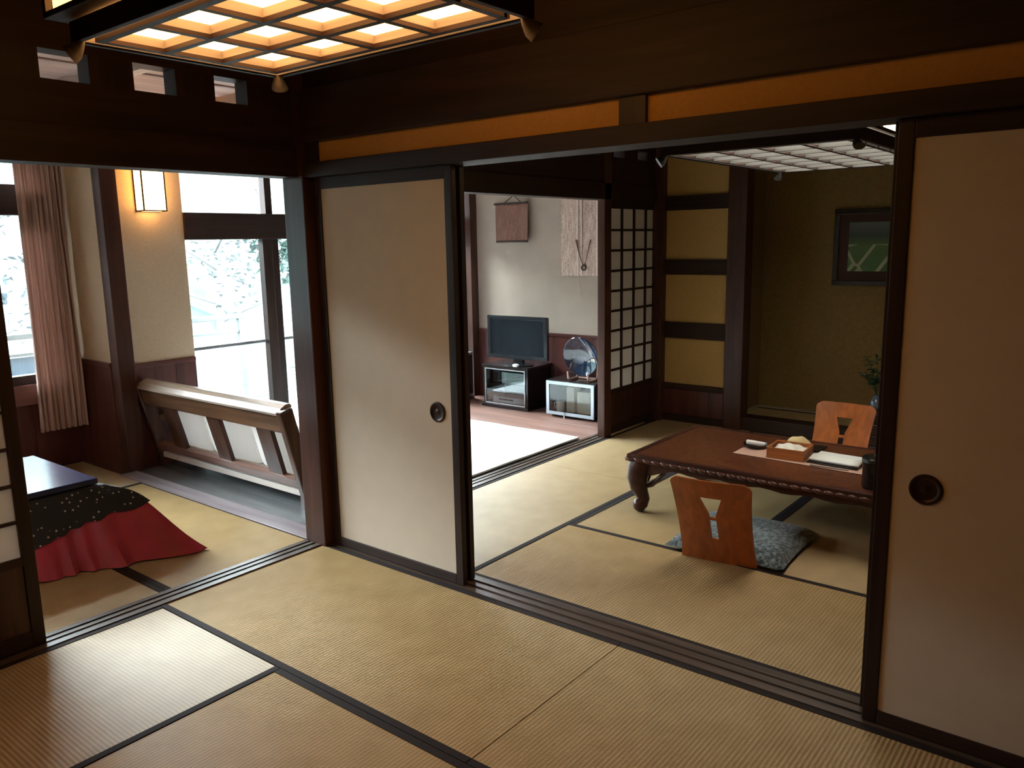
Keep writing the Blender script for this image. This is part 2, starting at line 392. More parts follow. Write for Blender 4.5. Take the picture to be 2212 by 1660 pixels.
# sunroom side under and over its window
for k in range(11):
    y0 = -0.98 + k * 0.315
    B('wainscot_board', RED['z'], (-6.05, -5.95, y0 + 0.001, min(y0 + 0.314, 2.49), -0.03, 0.46), parent=ww, bev=0.002)
B('window_ledge', mat('reddish_ledge', (0.16, 0.065, 0.05), 0.35, noise=(14, 0.2), grain='y'), (-6.05, -5.93, -0.98, 2.49, 0.46, 0.60), parent=ww, bev=0.004)
B('plaster_panel', CREAM, (-6.05, -5.96, 2.34, 2.50, 0.60, CEIL), (-6.05, -5.96, -0.98, -0.54, 0.60, CEIL), (-6.05, -5.96, -0.54, 2.34, 2.20, CEIL), parent=ww)
B('plaster_panel', CREAM, (XW - 0.09, XW, 3.07, 6.0, 2.30, CEIL), parent=ww)

def window(name, x, y0, y1, z0, z1, mull, trz, mid=None, fr=None, up=SKYPANE):
    """sliding glazed wall in the plane x: transom rail trz=(z0,z1), mullions mull=[(y0,y1,...)], mid=low glazing bar"""
    t = empty(name, kind=S)
    fx0, fx1 = x - 0.07, x
    mz = fr or WZ
    B('frame_rail', WY, (fx0, fx1, y0, y1, z0, z0 + 0.06), parent=t, bev=0.003)
    B('frame_rail', WY, (fx0, fx1, y0, y1, z1 - 0.04, z1), parent=t, bev=0.003)
    B('transom_rail', WY, (fx0 - 0.01, fx1 + 0.02, y0, y1, trz[0], trz[1]), parent=t, bev=0.005)
    edges = [y0] + [v for m_ in mull for v in m_] + [y1]
    for a, b in mull:
        c = (a + b) / 2
        B('window_stile', mz, (fx0 + 0.02, fx1 + 0.012, a, c - 0.001, z0 + 0.06, trz[0]), parent=t, bev=0.003)
        B('window_stile', mz, (fx0 - 0.01, fx1 - 0.03, c + 0.001, b, z0 + 0.06, trz[0]), parent=t, bev=0.003)
        B('upper_mullion', mz, (fx0, fx1, c - 0.03, c + 0.03, trz[1], z1 - 0.04), parent=t, bev=0.003)
    for i in range(0, len(edges), 2):
        a, b = edges[i], edges[i + 1]
        B('glass_pane', GLASS, (x - 0.043, x - 0.038, a, b, z0 + 0.06, trz[0]), parent=t)
        B('upper_pane', up, (x - 0.043, x - 0.038, a, b, trz[1], z1 - 0.04), parent=t)
        if mid: B('glazing_bar', mat('grey_bar', (0.16, 0.17, 0.18), 0.5), (x - 0.05, x - 0.03, a, b, mid, mid + 0.022), parent=t)
    return t
window('window_1', XW, 3.07, 5.88, -0.03, 2.30, [(3.70, 3.87), (4.60, 4.72), (5.30, 5.42)], (1.555, 1.745), 0.76)
window('window_2', -5.97, -0.54, 2.34, 0.60, 2.20, [(0.40, 0.46), (1.36, 1.42)], (1.735, 1.935), up=GLASS)

# ---- enclosing shell, never in view except the ceilings
ce = empty('ceiling', kind=S)
k = 0; x = -3.19
while x < 1.2:
    B('ceiling_board', CEILY, (x + 0.001, min(x + 0.36, 1.2) - 0.001, -1.95, 2.44, CEIL - 0.012 * (k % 2), CEIL + 0.03), parent=ce)
    B('ceiling_board', CEILY, (x + 0.001, min(x + 0.36, 1.2) - 0.001, 2.56, 6.5, CEIL - 0.012 * (k % 2), CEIL + 0.03), parent=ce)
    x += 0.36; k += 1
x = -6.06; k = 0
BC = mat('sunroom_ceiling_board', (0.42, 0.31, 0.28), 0.6, noise=(12, 0.2), grain='y')
while x < -3.3:
    B('ceiling_board', BC, (x + 0.001, x + 0.344, -1.0, 6.05, CEIL - 0.01 * (k % 2), CEIL + 0.03), parent=ce)
    x += 0.346; k += 1
for y in (0.45, 1.05, 1.65, 2.25, 3.2, 4.1, 5.0):
    B('rafter', mat('pale_rafter', (0.42, 0.34, 0.31), 0.6, noise=(14, 0.2), grain='x'), (-6.0, -3.3, y, y + 0.07, CEIL - 0.08, CEIL), parent=ce, bev=0.004)
B('roof_slab', CORE, (-6.2, 1.3, -2.1, 6.65, CEIL + 0.03, CEIL + 0.12), parent=ce)
B('wall_near', OCHRE, (-3.3, 1.25, -2.05, -1.95, -0.03, CEIL), kind=S)
B('wall_east', OCHRE, (1.17, 1.27, -1.95, 6.5, -0.03, CEIL), kind=S)
B('wall_south', CREAM, (-6.05, -3.3, -1.05, -0.96, -0.03, CEIL), kind=S)

# ---- sliding doors: fusuma
def fusuma(name, x0, x1, y0, pull_x=None, mframe=WZ):
    t = empty(name, kind=S); y1 = y0 + 0.028
    B('paper_panel', FUSUMA, (x0 + 0.04, x1 - 0.04, y0 + 0.006, y1 - 0.006, 0.05, 1.765), parent=t)
    B('door_stile', WZ, (x0, x0 + 0.042, y0, y1, 0.008, 1.812), parent=t, bev=0.003)
    B('door_stile', WZ, (x1 - 0.042, x1, y0, y1, 0.008, 1.812), parent=t, bev=0.003)
    B('door_rail', WX, (x0 + 0.042, x1 - 0.042, y0, y1, 0.008, 0.052), parent=t, bev=0.003)
    B('door_rail', WX, (x0 + 0.042, x1 - 0.042, y0, y1, 1.758, 1.812), parent=t, bev=0.003)
    if pull_x is not None:
        bm = bmesh.new()
        lathe(bm, [(0.0005, -0.0008), (0.028, -0.0008), (0.032, -0.002), (0.036, -0.0055), (0.040, -0.0065), (0.044, -0.005), (0.046, 0.001), (0.046, 0.003)], (pull_x, y0 + 0.006, 0.777), 32, 'y', close=False)
        p = obj('finger_pull', bm, BRONZE, t, smooth=True)
        bm = bmesh.new(); lathe(bm, [(0.0005, -0.003), (0.011, -0.003), (0.014, -0.0015), (0.014, 0.001)], (pull_x, y0 + 0.006, 0.777), 20, 'y', close=False)
        obj('pull_centre', bm, mat('bronze_centre', (0.045, 0.028, 0.020), 0.35, metal=0.7), p, smooth=True)
    return t
fusuma('door_1', -3.125, -2.253, 2.455, -2.378)
fusuma('door_2', -3.115, -2.268, 2.522)
fusuma('door_3', -0.585, 0.30, 2.455, -0.453)
fusuma('door_4', -0.610, 0.26, 2.522)

# ---- shoji: a real leaf with single paper panes and lattice bars, all in the plane x
def shoji(name, x, y0, y1, z0, z1, zpan, ny, rows, st=0.045, barw=0.012, barh=0.012, capz=0.05):
    t = empty(name, kind=S)
    B('door_stile', WZ, (x - 0.016, x + 0.016, y0, y0 + st, z0, z1), parent=t, bev=0.002)
    B('door_stile', WZ, (x - 0.016, x + 0.016, y1 - st, y1, z0, z1), parent=t, bev=0.002)
    B('door_rail', WY, (x - 0.016, x + 0.016, y0 + st, y1 - st, z1 - capz, z1), parent=t, bev=0.002)
    B('door_rail', WY, (x - 0.016, x + 0.016, y0 + st, y1 - st, z0, z0 + 0.06), parent=t, bev=0.002)
    B('kick_board', wood('z', (0.05, 0.021, 0.014), 'kick', 0.35), (x - 0.008, x + 0.008, y0 + st, y1 - st, z0 + 0.06, zpan - 0.03), parent=t)
    B('door_rail', WY, (x - 0.016, x + 0.016, y0 + st, y1 - st, zpan - 0.03, zpan), parent=t, bev=0.002)
    ya, yb_, zt = y0 + st, y1 - st, z1 - capz
    for i in range(1, ny):
        c = ya + (yb_ - ya) * i / ny
        B('lattice_bar', WZ, (x - 0.002, x + 0.012, c - barw / 2, c + barw / 2, zpan, zt), parent=t)
    nz = len(rows)
    for r in rows[1:]:
        B('lattice_bar', WY, (x - 0.002, x + 0.0115, ya, yb_, r - barh / 2, r + barh / 2), parent=t)
    zs = list(rows) + [zt]
    for i in range(ny):
        for j in range(nz):
            a, b = ya + (yb_ - ya) * i / ny, ya + (yb_ - ya) * (i + 1) / ny
            B('paper_pane', SHOJI, (x - 0.004, x - 0.003, a, b, zs[j], zs[j + 1]), parent=t)
    return t
shoji('door_5', -3.24, 0.29, 1.122, 0.008, 1.815, 0.364, 4, [0.364 + 0.1395 * k for k in range(10)])
shoji('door_6', -3.215, 5.19, 5.985, 0.008, 1.79, 0.355, 4, [0.355 + 0.152 * k for k in range(9)], st=0.03, barw=0.018, barh=0.017, capz=0.06)

# ================================================================== LAMPS
def lattice_lamp(label, cx, cy_, z, lx, ly, nx, ny, em, em_side, inx, iny, over, boxh, gp, edge=WX):
    t = thing('ceiling_lamp', label, 'lamp', (cx, cy_, z), 0, gp)
    hx, hy = lx / 2, ly / 2; fr = 0.022
    # outer skirt
    B('outer_frame', WX, (-hx, hx, -hy, -hy + 0.016, -0.004, 0.045), (-hx, hx, hy - 0.016, hy, -0.004, 0.045), parent=t, bev=0.002)
    B('outer_frame', WY, (-hx, -hx + 0.016, -hy + 0.016, hy - 0.016, -0.004, 0.045), (hx - 0.016, hx, -hy + 0.016, hy - 0.016, -0.004, 0.045), parent=t, bev=0.002)
    for n_, b in (('lit_inner_face', (-hx + 0.017, hx - 0.017, hy - 0.020, hy - 0.0165, 0.0, 0.044)), ('lit_inner_face', (-hx + 0.017, hx - 0.017, -hy + 0.0165, -hy + 0.020, 0.0, 0.044))):
        B(n_, inx, b, parent=t)  # pale strip stands for the skirt's lamplit inner face
    for b in ((hx - 0.020, hx - 0.0165, -hy + 0.02, hy - 0.02, 0.0, 0.044), (-hx + 0.0165, -hx + 0.020, -hy + 0.02, hy - 0.02, 0.0, 0.044)):
        B('lit_inner_face', iny, b, parent=t)
    # lattice tray: lamplight coloured into pale slat sides, shade into dark edge strips
    ax, ay = hx - 0.05, hy - 0.05
    for i in range(nx + 1):
        c = -ax + 2 * ax * i / nx
        s = B('lattice_slat', iny, (c - 0.007, c + 0.007, -ay, ay, 0.008, 0.030), parent=t)
        B('slat_edge', WY, (c - 0.010, c + 0.010, -ay, ay, -0.002, 0.008), parent=s)
    for j in range(ny + 1):
        c = -ay + 2 * ay * j / ny
        s = B('lattice_slat', inx, (-ax, ax, c - 0.007, c + 0.007, 0.0085, 0.0295), parent=t)
        B('slat_edge', edge, (-ax - 0.01, ax + 0.01, c - 0.010, c + 0.010, -0.0025, 0.0085), parent=s)
    B('paper_diffuser', em, (-hx + 0.02, hx - 0.02, -hy + 0.02, hy - 0.02, 0.032, 0.034), parent=t)
    # upper box with lit side papers
    ox, oy = hx + over, hy + over; z0, z1 = 0.052, boxh
    B('box_rail', WX, (-ox, ox, -oy, -oy + 0.03, z0, z0 + 0.012), (-ox, ox, oy - 0.03, oy, z0, z0 + 0.012), (-ox, ox, -oy, -oy + 0.02, z1 - 0.02, z1), (-ox, ox, oy - 0.02, oy, z1 - 0.02, z1), parent=t)
    B('box_rail', WY, (-ox, -ox + 0.03, -oy, oy, z0, z0 + 0.012), (ox - 0.03, ox, -oy, oy, z0, z0 + 0.012), (-ox, -ox + 0.02, -oy, oy, z1 - 0.02, z1), (ox - 0.02, ox, -oy, oy, z1 - 0.02, z1), parent=t)
    B('box_lid', WX, (-ox, ox, -oy, oy, z1, z1 + 0.012), parent=t)
    B('reflector', mat('white_reflector', (0.75, 0.72, 0.66), 0.6), (-ox + 0.03, ox - 0.03, -oy + 0.03, oy - 0.03, z1 - 0.03, z1 - 0.025), parent=t)
    for b_ in ((-ox, ox, -oy, -hy + 0.03), (-ox, ox, hy - 0.03, oy), (-ox, -hx + 0.03, -hy + 0.03, hy - 0.03), (hx - 0.03, ox, -hy + 0.03, hy - 0.03)):
        B('box_floor', WX, (*b_, 0.0505, 0.052), parent=t)
    for sx in (-1, 1):
        for sy_ in (-1, 1):
            x0 = sx * (ox - 0.008); y0 = sy_ * (oy - 0.008)
            B('box_post', WZ, (x0 - 0.008, x0 + 0.008, y0 - 0.008, y0 + 0.008, z0, z1), parent=t)
    n = max(2, round(2 * ox / 0.28))
    for i in range(n):
        a = -ox + 0.03 + (2 * ox - 0.06) * i / n; b = -ox + 0.03 + (2 * ox - 0.06) * (i + 1) / n
        for sy_ in (-1, 1):
            y = sy_ * (oy - 0.01)
            p = B('side_paper', em_side, (a + 0.006, b - 0.006, y - 0.001, y + 0.001, z0 + 0.014, z1 - 0.022), parent=t)
            B('paper_bar', WZ, (b - 0.006, b + 0.006, y - 0.006, y + 0.006, z0 + 0.012, z1 - 0.02), parent=p)
    n = max(2, round(2 * oy / 0.28))
    for i in range(n):
        a = -oy + 0.03 + (2 * oy - 0.06) * i / n; b = -oy + 0.03 + (2 * oy - 0.06) * (i + 1) / n
        for sx in (-1, 1):
            x = sx * (ox - 0.01)
            p = B('side_paper', em_side, (x - 0.001, x + 0.001, a + 0.006, b - 0.006, z0 + 0.014, z1 - 0.022), parent=t)
            B('paper_bar', WZ, (x - 0.006, x + 0.006, b - 0.006, b + 0.006, z0 + 0.012, z1 - 0.02), parent=p)
    # flared corner feet
    for sx in (-1, 1):
        for sy_ in (-1, 1):
            bm = bmesh.new()
            d = Vector((sx, sy_, 0)).normalized(); o_ = Vector((sx * (hx - 0.02), sy_ * (hy - 0.02), 0))
            pts = [o_ + d * q + Vector((0, 0, zz)) for q, zz in ((0.0, 0.03), (0.004, 0.01), (0.010, -0.008), (0.022, -0.024), (0.034, -0.032))]
            tube(bm, pts, [0.009, 0.010, 0.014, 0.022, 0.025], 12, sq=0.6)
            obj('corner_foot', bm, inx, t, smooth=True)
    # hanger up to the ceiling
    bm = bmesh.new(); tube(bm, [(0, 0, z1 + 0.012), (0, 0, CEIL - z - 0.03)], 0.012, 10); obj('hanger_rod', bm, BLACK, t, smooth=True)
    bm = bmesh.new(); lathe(bm, [(0.06, CEIL - z - 0.035), (0.06, CEIL - z - 0.015), (0.04, CEIL - z - 0.001)], n=20); obj('ceiling_rose', bm, BLACK, t, smooth=True)
    return t
LG = 'wooden lattice ceiling lamps'
lattice_lamp('large brown wooden lattice ceiling lamp glowing warm orange over the near tatami room', -1.637, 1.258, 2.0, 0.96, 0.60, 4, 3, EM_A, EM_AS, LAMPWX, LAMPWY, 0.04, 0.23, LG)
lattice_lamp('pale grey lattice ceiling lamp hanging above the carved low table', -1.325, 3.96, 1.86, 0.83, 1.42, 4, 7, EM_C, EM_CS, PALEX, PALEY, 0.01, 0.17, LG, PALEX)

# wall sconce
t = thing('wall_sconce', 'small square paper wall sconce glowing on the cream wall by the window', 'lamp', (XW, 2.82, 1.745))
sx0, sx1, sy0, sy1, sh = 0.0, 0.112, -0.082, 0.082, 0.36
B('back_plate', WZ, (0.0, 0.012, sy0, sy1, 0, sh), parent=t)
B('bottom_rail', WY, (0.012, sx1, sy0, sy0 + 0.008, 0, 0.008), (0.012, sx1, sy1 - 0.008, sy1, 0, 0.008), (sx1 - 0.008, sx1, sy0, sy1, 0, 0.008), parent=t)
B('top_rail', WY, (0.012, sx1, sy0, sy0 + 0.008, sh - 0.008, sh), (0.012, sx1, sy1 - 0.008, sy1, sh - 0.008, sh), (sx1 - 0.008, sx1, sy0, sy1, sh - 0.008, sh), parent=t)
for y in (sy0, sy1 - 0.008):
    B('corner_bar', WZ, (sx1 - 0.008, sx1, y, y + 0.008, 0.008, sh - 0.008), parent=t)
B('front_paper', EM_S, (sx1 - 0.006, sx1 - 0.004, sy0 + 0.008, sy1 - 0.008, 0.008, sh - 0.008), parent=t)
for y in (sy0 + 0.003, sy1 - 0.005):
    B('side_paper', EM_S, (0.012, sx1 - 0.008, y, y + 0.002, 0.008, sh - 0.008), parent=t)
B('bottom_paper', EM_S, (0.014, sx1 - 0.01, sy0 + 0.01, sy1 - 0.01, 0.002, 0.004), parent=t)

# ================================================================== SUNROOM: curtain, kotatsu
t = thing('curtain', 'tall striped beige curtain drawn aside at the sunroom window', 'curtain', (-5.86, 2.33, 0.28))
CUR = bpy.data.materials.new('striped_curtain'); CUR.use_nodes = True; nt = CUR.node_tree; b = nt.nodes['Principled BSDF']
b.inputs['Roughness'].default_value = 0.9; b.inputs['Sheen Weight'].default_value = 0.2
uv = nt.nodes.new('ShaderNodeUVMap'); wv_ = nt.nodes.new('ShaderNodeTexWave'); wv_.bands_direction = 'X'; wv_.inputs['Scale'].default_value = 9
wv_.inputs['Distortion'].default_value = 0.4
rp = nt.nodes.new('ShaderNodeValToRGB'); rp.color_ramp.elements[0].color = (0.48, 0.34, 0.30, 1); rp.color_ramp.elements[1].color = (0.66, 0.52, 0.46, 1)
tl = nt.nodes.new('ShaderNodeBsdfTranslucent'); ms = nt.nodes.new('ShaderNodeMixShader'); ms.inputs[0].default_value = 0.25
nt.links.new(rp.outputs[0], tl.inputs[0]); nt.links.new(b.outputs[0], ms.inputs[1]); nt.links.new(tl.outputs[0], ms.inputs[2]); nt.links.new(ms.outputs[0], nt.nodes['Material Output'].inputs[0])
nt.links.new(uv.outputs[0], wv_.inputs['Vector']); nt.links.new(wv_.outputs['Fac'], rp.inputs[0]); nt.links.new(rp.outputs[0], b.inputs['Base Color'])
bm = bmesh.new(); nu, nv, Hc = 110, 26, 1.95
def cur(u, v):
    wdt = 0.285 + 0.035 * (1 - v); y = (u - 0.5) * wdt - 0.01 * (1 - v)
    ph = u * 2 * math.pi * 9
    x = 0.020 * math.sin(ph + 0.8 * math.sin(3 * v + 4 * u)) + 0.008 * math.sin(2.3 * ph + 2 * v)
    x += 0.012 * math.exp(-((u - 0.85) / 0.08) ** 2) * math.sin(6 * v) 
    return (x + 0.03, y + 0.004 * math.sin(ph * 0.5 + 5 * v), v * Hc)
vs = grid(bm, cur, nu, nv)
ul = bm.loops.layers.uv.new('UVMap')
for j in range(nv + 1):
    for i in range(nu + 1): vs[j][i].index = 0
lut = {vs[j][i]: (i / nu, j / nv) for j in range(nv + 1) for i in range(nu + 1)}
for f in bm.faces:
    for l in f.loops: l[ul].uv = lut[l.vert]
o = obj('cloth', bm, CUR, t, smooth=True)
md = o.modifiers.new('thick', 'SOLIDIFY'); md.thickness = 0.003
bm = bmesh.new(); tube(bm, [(0.03, -1.75, Hc + 0.005), (0.03, 0.16, Hc + 0.005)], 0.011, 10); obj('curtain_rail', bm, WY, t, smooth=True)

# kotatsu table, dark cover, crimson quilt
KX0, KX1, KY0, KY1, KZ = -4.70, -3.95, 0.94, 1.69, 0.40
kcx, kcy = (KX0 + KX1) / 2, (KY0 + KY1) / 2; kh = (KX1 - KX0) / 2
t = thing('kotatsu_table', 'low square heated table with a glossy dark top in the sunroom', 'table', (kcx, kcy, 0))
B('tabletop', mat('glossy_table_top', (0.020, 0.020, 0.045), 0.16, 0.15, noise=(9, 0.5), grain='y'), (-kh, kh, -kh, kh, 0.372, 0.40), parent=t, bev=0.006)
B('apron', WX, (-0.31, 0.31, -0.31, -0.29, 0.27, 0.348), (-0.31, 0.31, 0.29, 0.31, 0.27, 0.348), (-0.31, -0.29, -0.29, 0.29, 0.27, 0.348), (0.29, 0.31, -0.29, 0.29, 0.27, 0.348), parent=t)
for sx in (-1, 1):
    for sy_ in (-1, 1):
        B('leg', WZ, (sx * 0.30 - 0.025, sx * 0.30 + 0.025, sy_ * 0.30 - 0.025, sy_ * 0.30 + 0.025, 0.004, 0.348), parent=t, bev=0.004)

DOT = bpy.data.materials.new('black_dotted_cloth'); DOT.use_nodes = True; nt = DOT.node_tree; b = nt.nodes['Principled BSDF']; b.inputs['Roughness'].default_value = 0.85
tc = nt.nodes.new('ShaderNodeTexCoord'); vo = nt.nodes.new('ShaderNodeTexVoronoi'); vo.inputs['Scale'].default_value = 38; vo.inputs['Randomness'].default_value = 0.6
rp = nt.nodes.new('ShaderNodeValToRGB'); rp.color_ramp.elements[0].position = 0.15; rp.color_ramp.elements[0].color = (0.42, 0.36, 0.30, 1)
rp.color_ramp.elements[1].position = 0.20; rp.color_ramp.elements[1].color = (0.010, 0.008, 0.009, 1)
nt.links.new(tc.outputs['Object'], vo.inputs['Vector']); nt.links.new(vo.outputs['Distance'], rp.inputs[0]); nt.links.new(rp.outputs[0], b.inputs['Base Color'])
CRIM = mat('crimson_quilt', (0.34, 0.010, 0.035), 0.5, 0.5, noise=(10, 0.15), bump=0.25, sheen=0.3)

def drape(u, v, lift, zlo, k):
    """u around the square (0..1), v from the table edge (0) to the hem (1)"""
    s = u * 4; side = int(s) % 4; f = s - int(s)
    a = f * 2 - 1
    base, nrm = [((1, a), (1, 0)), ((-a, 1), (0, 1)), ((-1, -a), (-1, 0)), ((a, -1), (0, -1))][side]
    bx, by = base[0] * (kh - 0.004), base[1] * (kh - 0.004)
    corner = abs(a) ** 5
    # direction bends to the diagonal at the corners
    dx, dy = nrm
    if abs(a) > 0.0:
        tx, ty = (0, 1) if side == 0 else (-1, 0) if side == 1 else (0, -1) if side == 2 else (1, 0)
        dx += tx * a * corner; dy += ty * a * corner
    far_ne = max(0.0, 1 - (abs(((u - 0.25 + 0.5) % 1) - 0.5) / 0.13)) ** 1.2     # the corner that lies pulled out towards the bench
    out = 0.09 + 0.13 * corner + 0.115 * far_ne
    prof = 0.35 * v + 0.65 * v ** 2.2
    rip = math.sin(u * 2 * math.pi * 13 + 1.3) * 0.012 * v + math.sin(u * 2 * math.pi * 29 + 0.4) * 0.008 * v * v
    rip += far_ne * v * v * 0.034 * math.sin(u * 2 * math.pi * 46)
    o_ = out * prof * k + lift + rip
    z = 0.372 - (0.372 - zlo) * (v ** (0.85 + 0.4 * far_ne)) if True else 0
    bulge = 0.02 * math.sin(math.pi * v)
    return (bx + dx * (o_ + bulge), by + dy * (o_ + bulge), z + 0.02 * far_ne * v * (1 - v) * 4 * (0.5 + 0.5 * math.sin(u * 300 + 3 * v)) + 0.06 * far_ne * math.sin(math.pi * v) ** 2)
def sheet(bm, fn, nu, nv, z):
    vs = grid(bm, fn, nu, nv, wrap=True)
    c = bm.verts.new((0, 0, z))
    for i in range(nu): bm.faces.new((vs[0][i], vs[0][(i + 1) % nu], c))
bm = bmesh.new(); sheet(bm, lambda u, v: drape(u, v, 0.004, 0.006 + 0.004 * math.sin(u * 60) ** 2, 1.0), 240, 22, 0.352)
for v_ in bm.verts:
    if v_.co.z > 0.368: v_.co.z = 0.352
o = obj('quilt', bm, CRIM, smooth=True, loc=(kcx, kcy, 0.0))
tag(o, 'crimson quilt spreading from under the dark table onto the tatami', 'quilt')
bm = bmesh.new(); sheet(bm, lambda u, v: drape(u, v * 0.56, 0.016 + 0.004 * v, 0.006, 1.0), 240, 12, 0.358)
for v_ in bm.verts:
    if v_.co.z > 0.3715: v_.co.z = 0.366
o = obj('table_cover', bm, DOT, smooth=True, loc=(kcx, kcy, 0.0))
tag(o, 'black polka dot cloth draped over the crimson quilt of the low table', 'cloth')

# ================================================================== VERANDA: bench, rug, tv corner
t = thing('bench', 'low dark wooden bench with slanted back slats seen from behind', 'bench', (-4.53, 2.95, -0.004))
bx = -4.53; by = 2.95
nrm = Vector((0, -1, 0.25)).normalized(); upv = Vector((0, -0.25, -1)).normalized() * -1; 
lean_up = Vector((0, -0.075, 0.30)).normalized(); lean_n = Vector((0, -0.30, -0.075)).normalized()
def lp(x, z, off=0.0):     # point of the leaning back plane at height z
    p = Vector((x, 2.735 + (z - 0.16) * (-0.25), z)); p += lean_n * off
    return p - Vector((bx, by, -0.004))
bm = bmesh.new(); obox(bm, lp(-4.535, 0.515), (Vector((1, 0, 0)), lean_n, lean_up), (1.56, 0.055, 0.105), 0.008)
obj('top_rail', bm, BENCHX, t)
bm = bmesh.new(); pc_ = lp(-4.535, 0.57)
sec = [(-0.036, -0.004), (-0.034, 0.008), (-0.012, 0.036), (0.022, 0.054), (0.050, 0.056), (0.060, 0.044), (0.056, -0.004)]
ra = [bm.verts.new((pc_.x - 0.79, pc_.y + a_, pc_.z + b_)) for a_, b_ in sec]; rb = [bm.verts.new((pc_.x + 0.79, pc_.y + a_, pc_.z + b_)) for a_, b_ in sec]
for i in range(len(sec)): bm.faces.new((ra[i], ra[(i + 1) % len(sec)], rb[(i + 1) % len(sec)], rb[i]))
bm.faces.new(ra[::-1]); bm.faces.new(rb)
part_label(obj('cap_board', bm, wood('x', (0.34, 0.26, 0.20), 'bench_cap_glare', 0.22, 0.3, 22), t), 'board along the top of the back, window glare in its pale colour')  # window glare on the rail put into pale colour and raised slope
bm = bmesh.new(); obox(bm, lp(-4.60, 0.145), (Vector((1, 0, 0)), lean_n, lean_up), (1.68, 0.05, 0.052), 0.005)
obj('bottom_rail', bm, wood('x', (0.19, 0.10, 0.075), 'bench_low', 0.3, 0.4, 22), t)
for xa in (-5.05, -4.515, -3.98):
    bm = bmesh.new(); obox(bm, lp(xa, 0.315, -0.004), (Vector((1, 0, 0)), lean_n, lean_up), (0.142, 0.028, 0.32), 0.004)
    obj('back_slat', bm, BENCHZ, t)
for xa in (-5.345, -3.725):
    bm = bmesh.new(); obox(bm, lp(xa, 0.30, 0.0), (Vector((1, 0, 0)), lean_n, lean_up), (0.055, 0.085, 0.62), 0.012)
    obj('end_post', bm, BENCHZ, t)
    B('arm_rest', BENCHX, (xa - bx - 0.03, xa - bx + 0.03, -0.22, 0.36, 0.32, 0.355), parent=t, bev=0.008)
    B('leg', BENCHZ, (xa - bx - 0.026, xa - bx + 0.026, 0.30, 0.355, 0.0, 0.32), parent=t, bev=0.004)
    B('leg', BENCHZ, (xa - bx - 0.026, xa - bx + 0.026, -0.235, -0.19, 0.0, 0.12), parent=t, bev=0.004)
B('seat_board', mat('white_seat_edge', (0.62, 0.56, 0.50), 0.45, noise=(12, 0.1), grain='x'), (-0.82, 0.78, -0.215, 0.36, 0.064, 0.102), parent=t, bev=0.006)
for i, (x0, x1, lab) in enumerate(((-5.30, -4.79, 'white back cushion of the bench, nearest the dark wall post'), (-4.78, -4.26, 'white back cushion in the middle of the bench'), (-4.25, -3.76, 'white back cushion of the bench, nearest the room corner post'))):
    bm = bmesh.new(); box(bm, -(x1 - x0) / 2, (x1 - x0) / 2, -0.055, 0.055, 0.0, 0.30, bev=0.04)
    bmesh.ops.subdivide_edges(bm, edges=[e for e in bm.edges if e.calc_length() > 0.1], cuts=6, use_grid_fill=True)
    for v_ in bm.verts:
        q = 1 - min(1, abs(v_.co.x) / ((x1 - x0) / 2)) ** 3; q2 = 1 - min(1, abs(v_.co.z - 0.15) / 0.15) ** 3
        v_.co.y *= 0.75 + 0.5 * q * q2
    o = obj('back_cushion', bm, TCLOTH, smooth=True, loc=((x0 + x1) / 2, 2.85, 0.158)); o.rotation_euler = (0.245, 0, 0)
    tag(o, lab, 'cushion', 'white cushions on the low bench')
bm = bmesh.new(); box(bm, -0.78, 0.77, -0.035, 0.33, 0.0, 0.10, bev=0.03)
o = obj('seat_cushion', bm, WHITEC, smooth=True, loc=(-4.53, 2.98, 0.099)); tag(o, 'long white seat cushion lying on the low bench', 'cushion')

bm = bmesh.new()
def rugf(u, v): return (-5.15 + 1.83 * u, 3.42 + 1.55 * v, 0.010 + 0.0015 * math.sin(u * 21) * math.sin(v * 17))
grid(bm, rugf, 30, 30)
o = obj('rug', bm, mat('white_rug_pile', (0.82, 0.82, 0.80), 0.95, 0.1, noise=(180, 0.06), bump=0.5)); md = o.modifiers.new('thick', 'SOLIDIFY'); md.thickness = 0.012
tag(o, 'white rug spread on the veranda floor before the television', 'rug')

# television cabinet
t = thing('tv_cabinet', 'black television cabinet with two glass doors under the television', 'cabinet', (-4.515, 5.74, 0.004))
hw = 0.255
B('side_panel', LACQ, (-hw, -hw + 0.022, -0.18, 0.18, 0.03, 0.365), parent=t, bev=0.003)
B('side_panel', LACQ, (hw - 0.022, hw, -0.18, 0.18, 0.03, 0.365), parent=t, bev=0.003)
B('top_board', LACQ, (-hw - 0.012, hw + 0.012, -0.195, 0.19, 0.365, 0.392), parent=t, bev=0.004)
B('bottom_board', LACQ, (-hw - 0.014, hw + 0.014, -0.20, 0.185, 0.0, 0.03), parent=t, bev=0.004)
B('back_board', LACQ, (-hw + 0.022, hw - 0.022, 0.165, 0.175, 0.03, 0.365), parent=t)
B('shelf', LACQ, (-hw + 0.022, hw - 0.022, -0.14, 0.165, 0.20, 0.212), parent=t)
for s in (-1, 1):
    a, b_ = (-hw + 0.024, -0.002) if s < 0 else (0.002, hw - 0.024)
    d = B('glass_door', CABGLASS, (a, b_, -0.186, -0.181, 0.034, 0.36), parent=t)
    B('door_frame', mat('silver_frame', (0.55, 0.58, 0.62), 0.3, metal=0.8), (a, b_, -0.19, -0.180, 0.034, 0.042), (a, b_, -0.19, -0.180, 0.352, 0.36), ((a, a + 0.006) if s < 0 else (b_ - 0.006, b_)) + (-0.19, -0.180, 0.042, 0.352), parent=d)
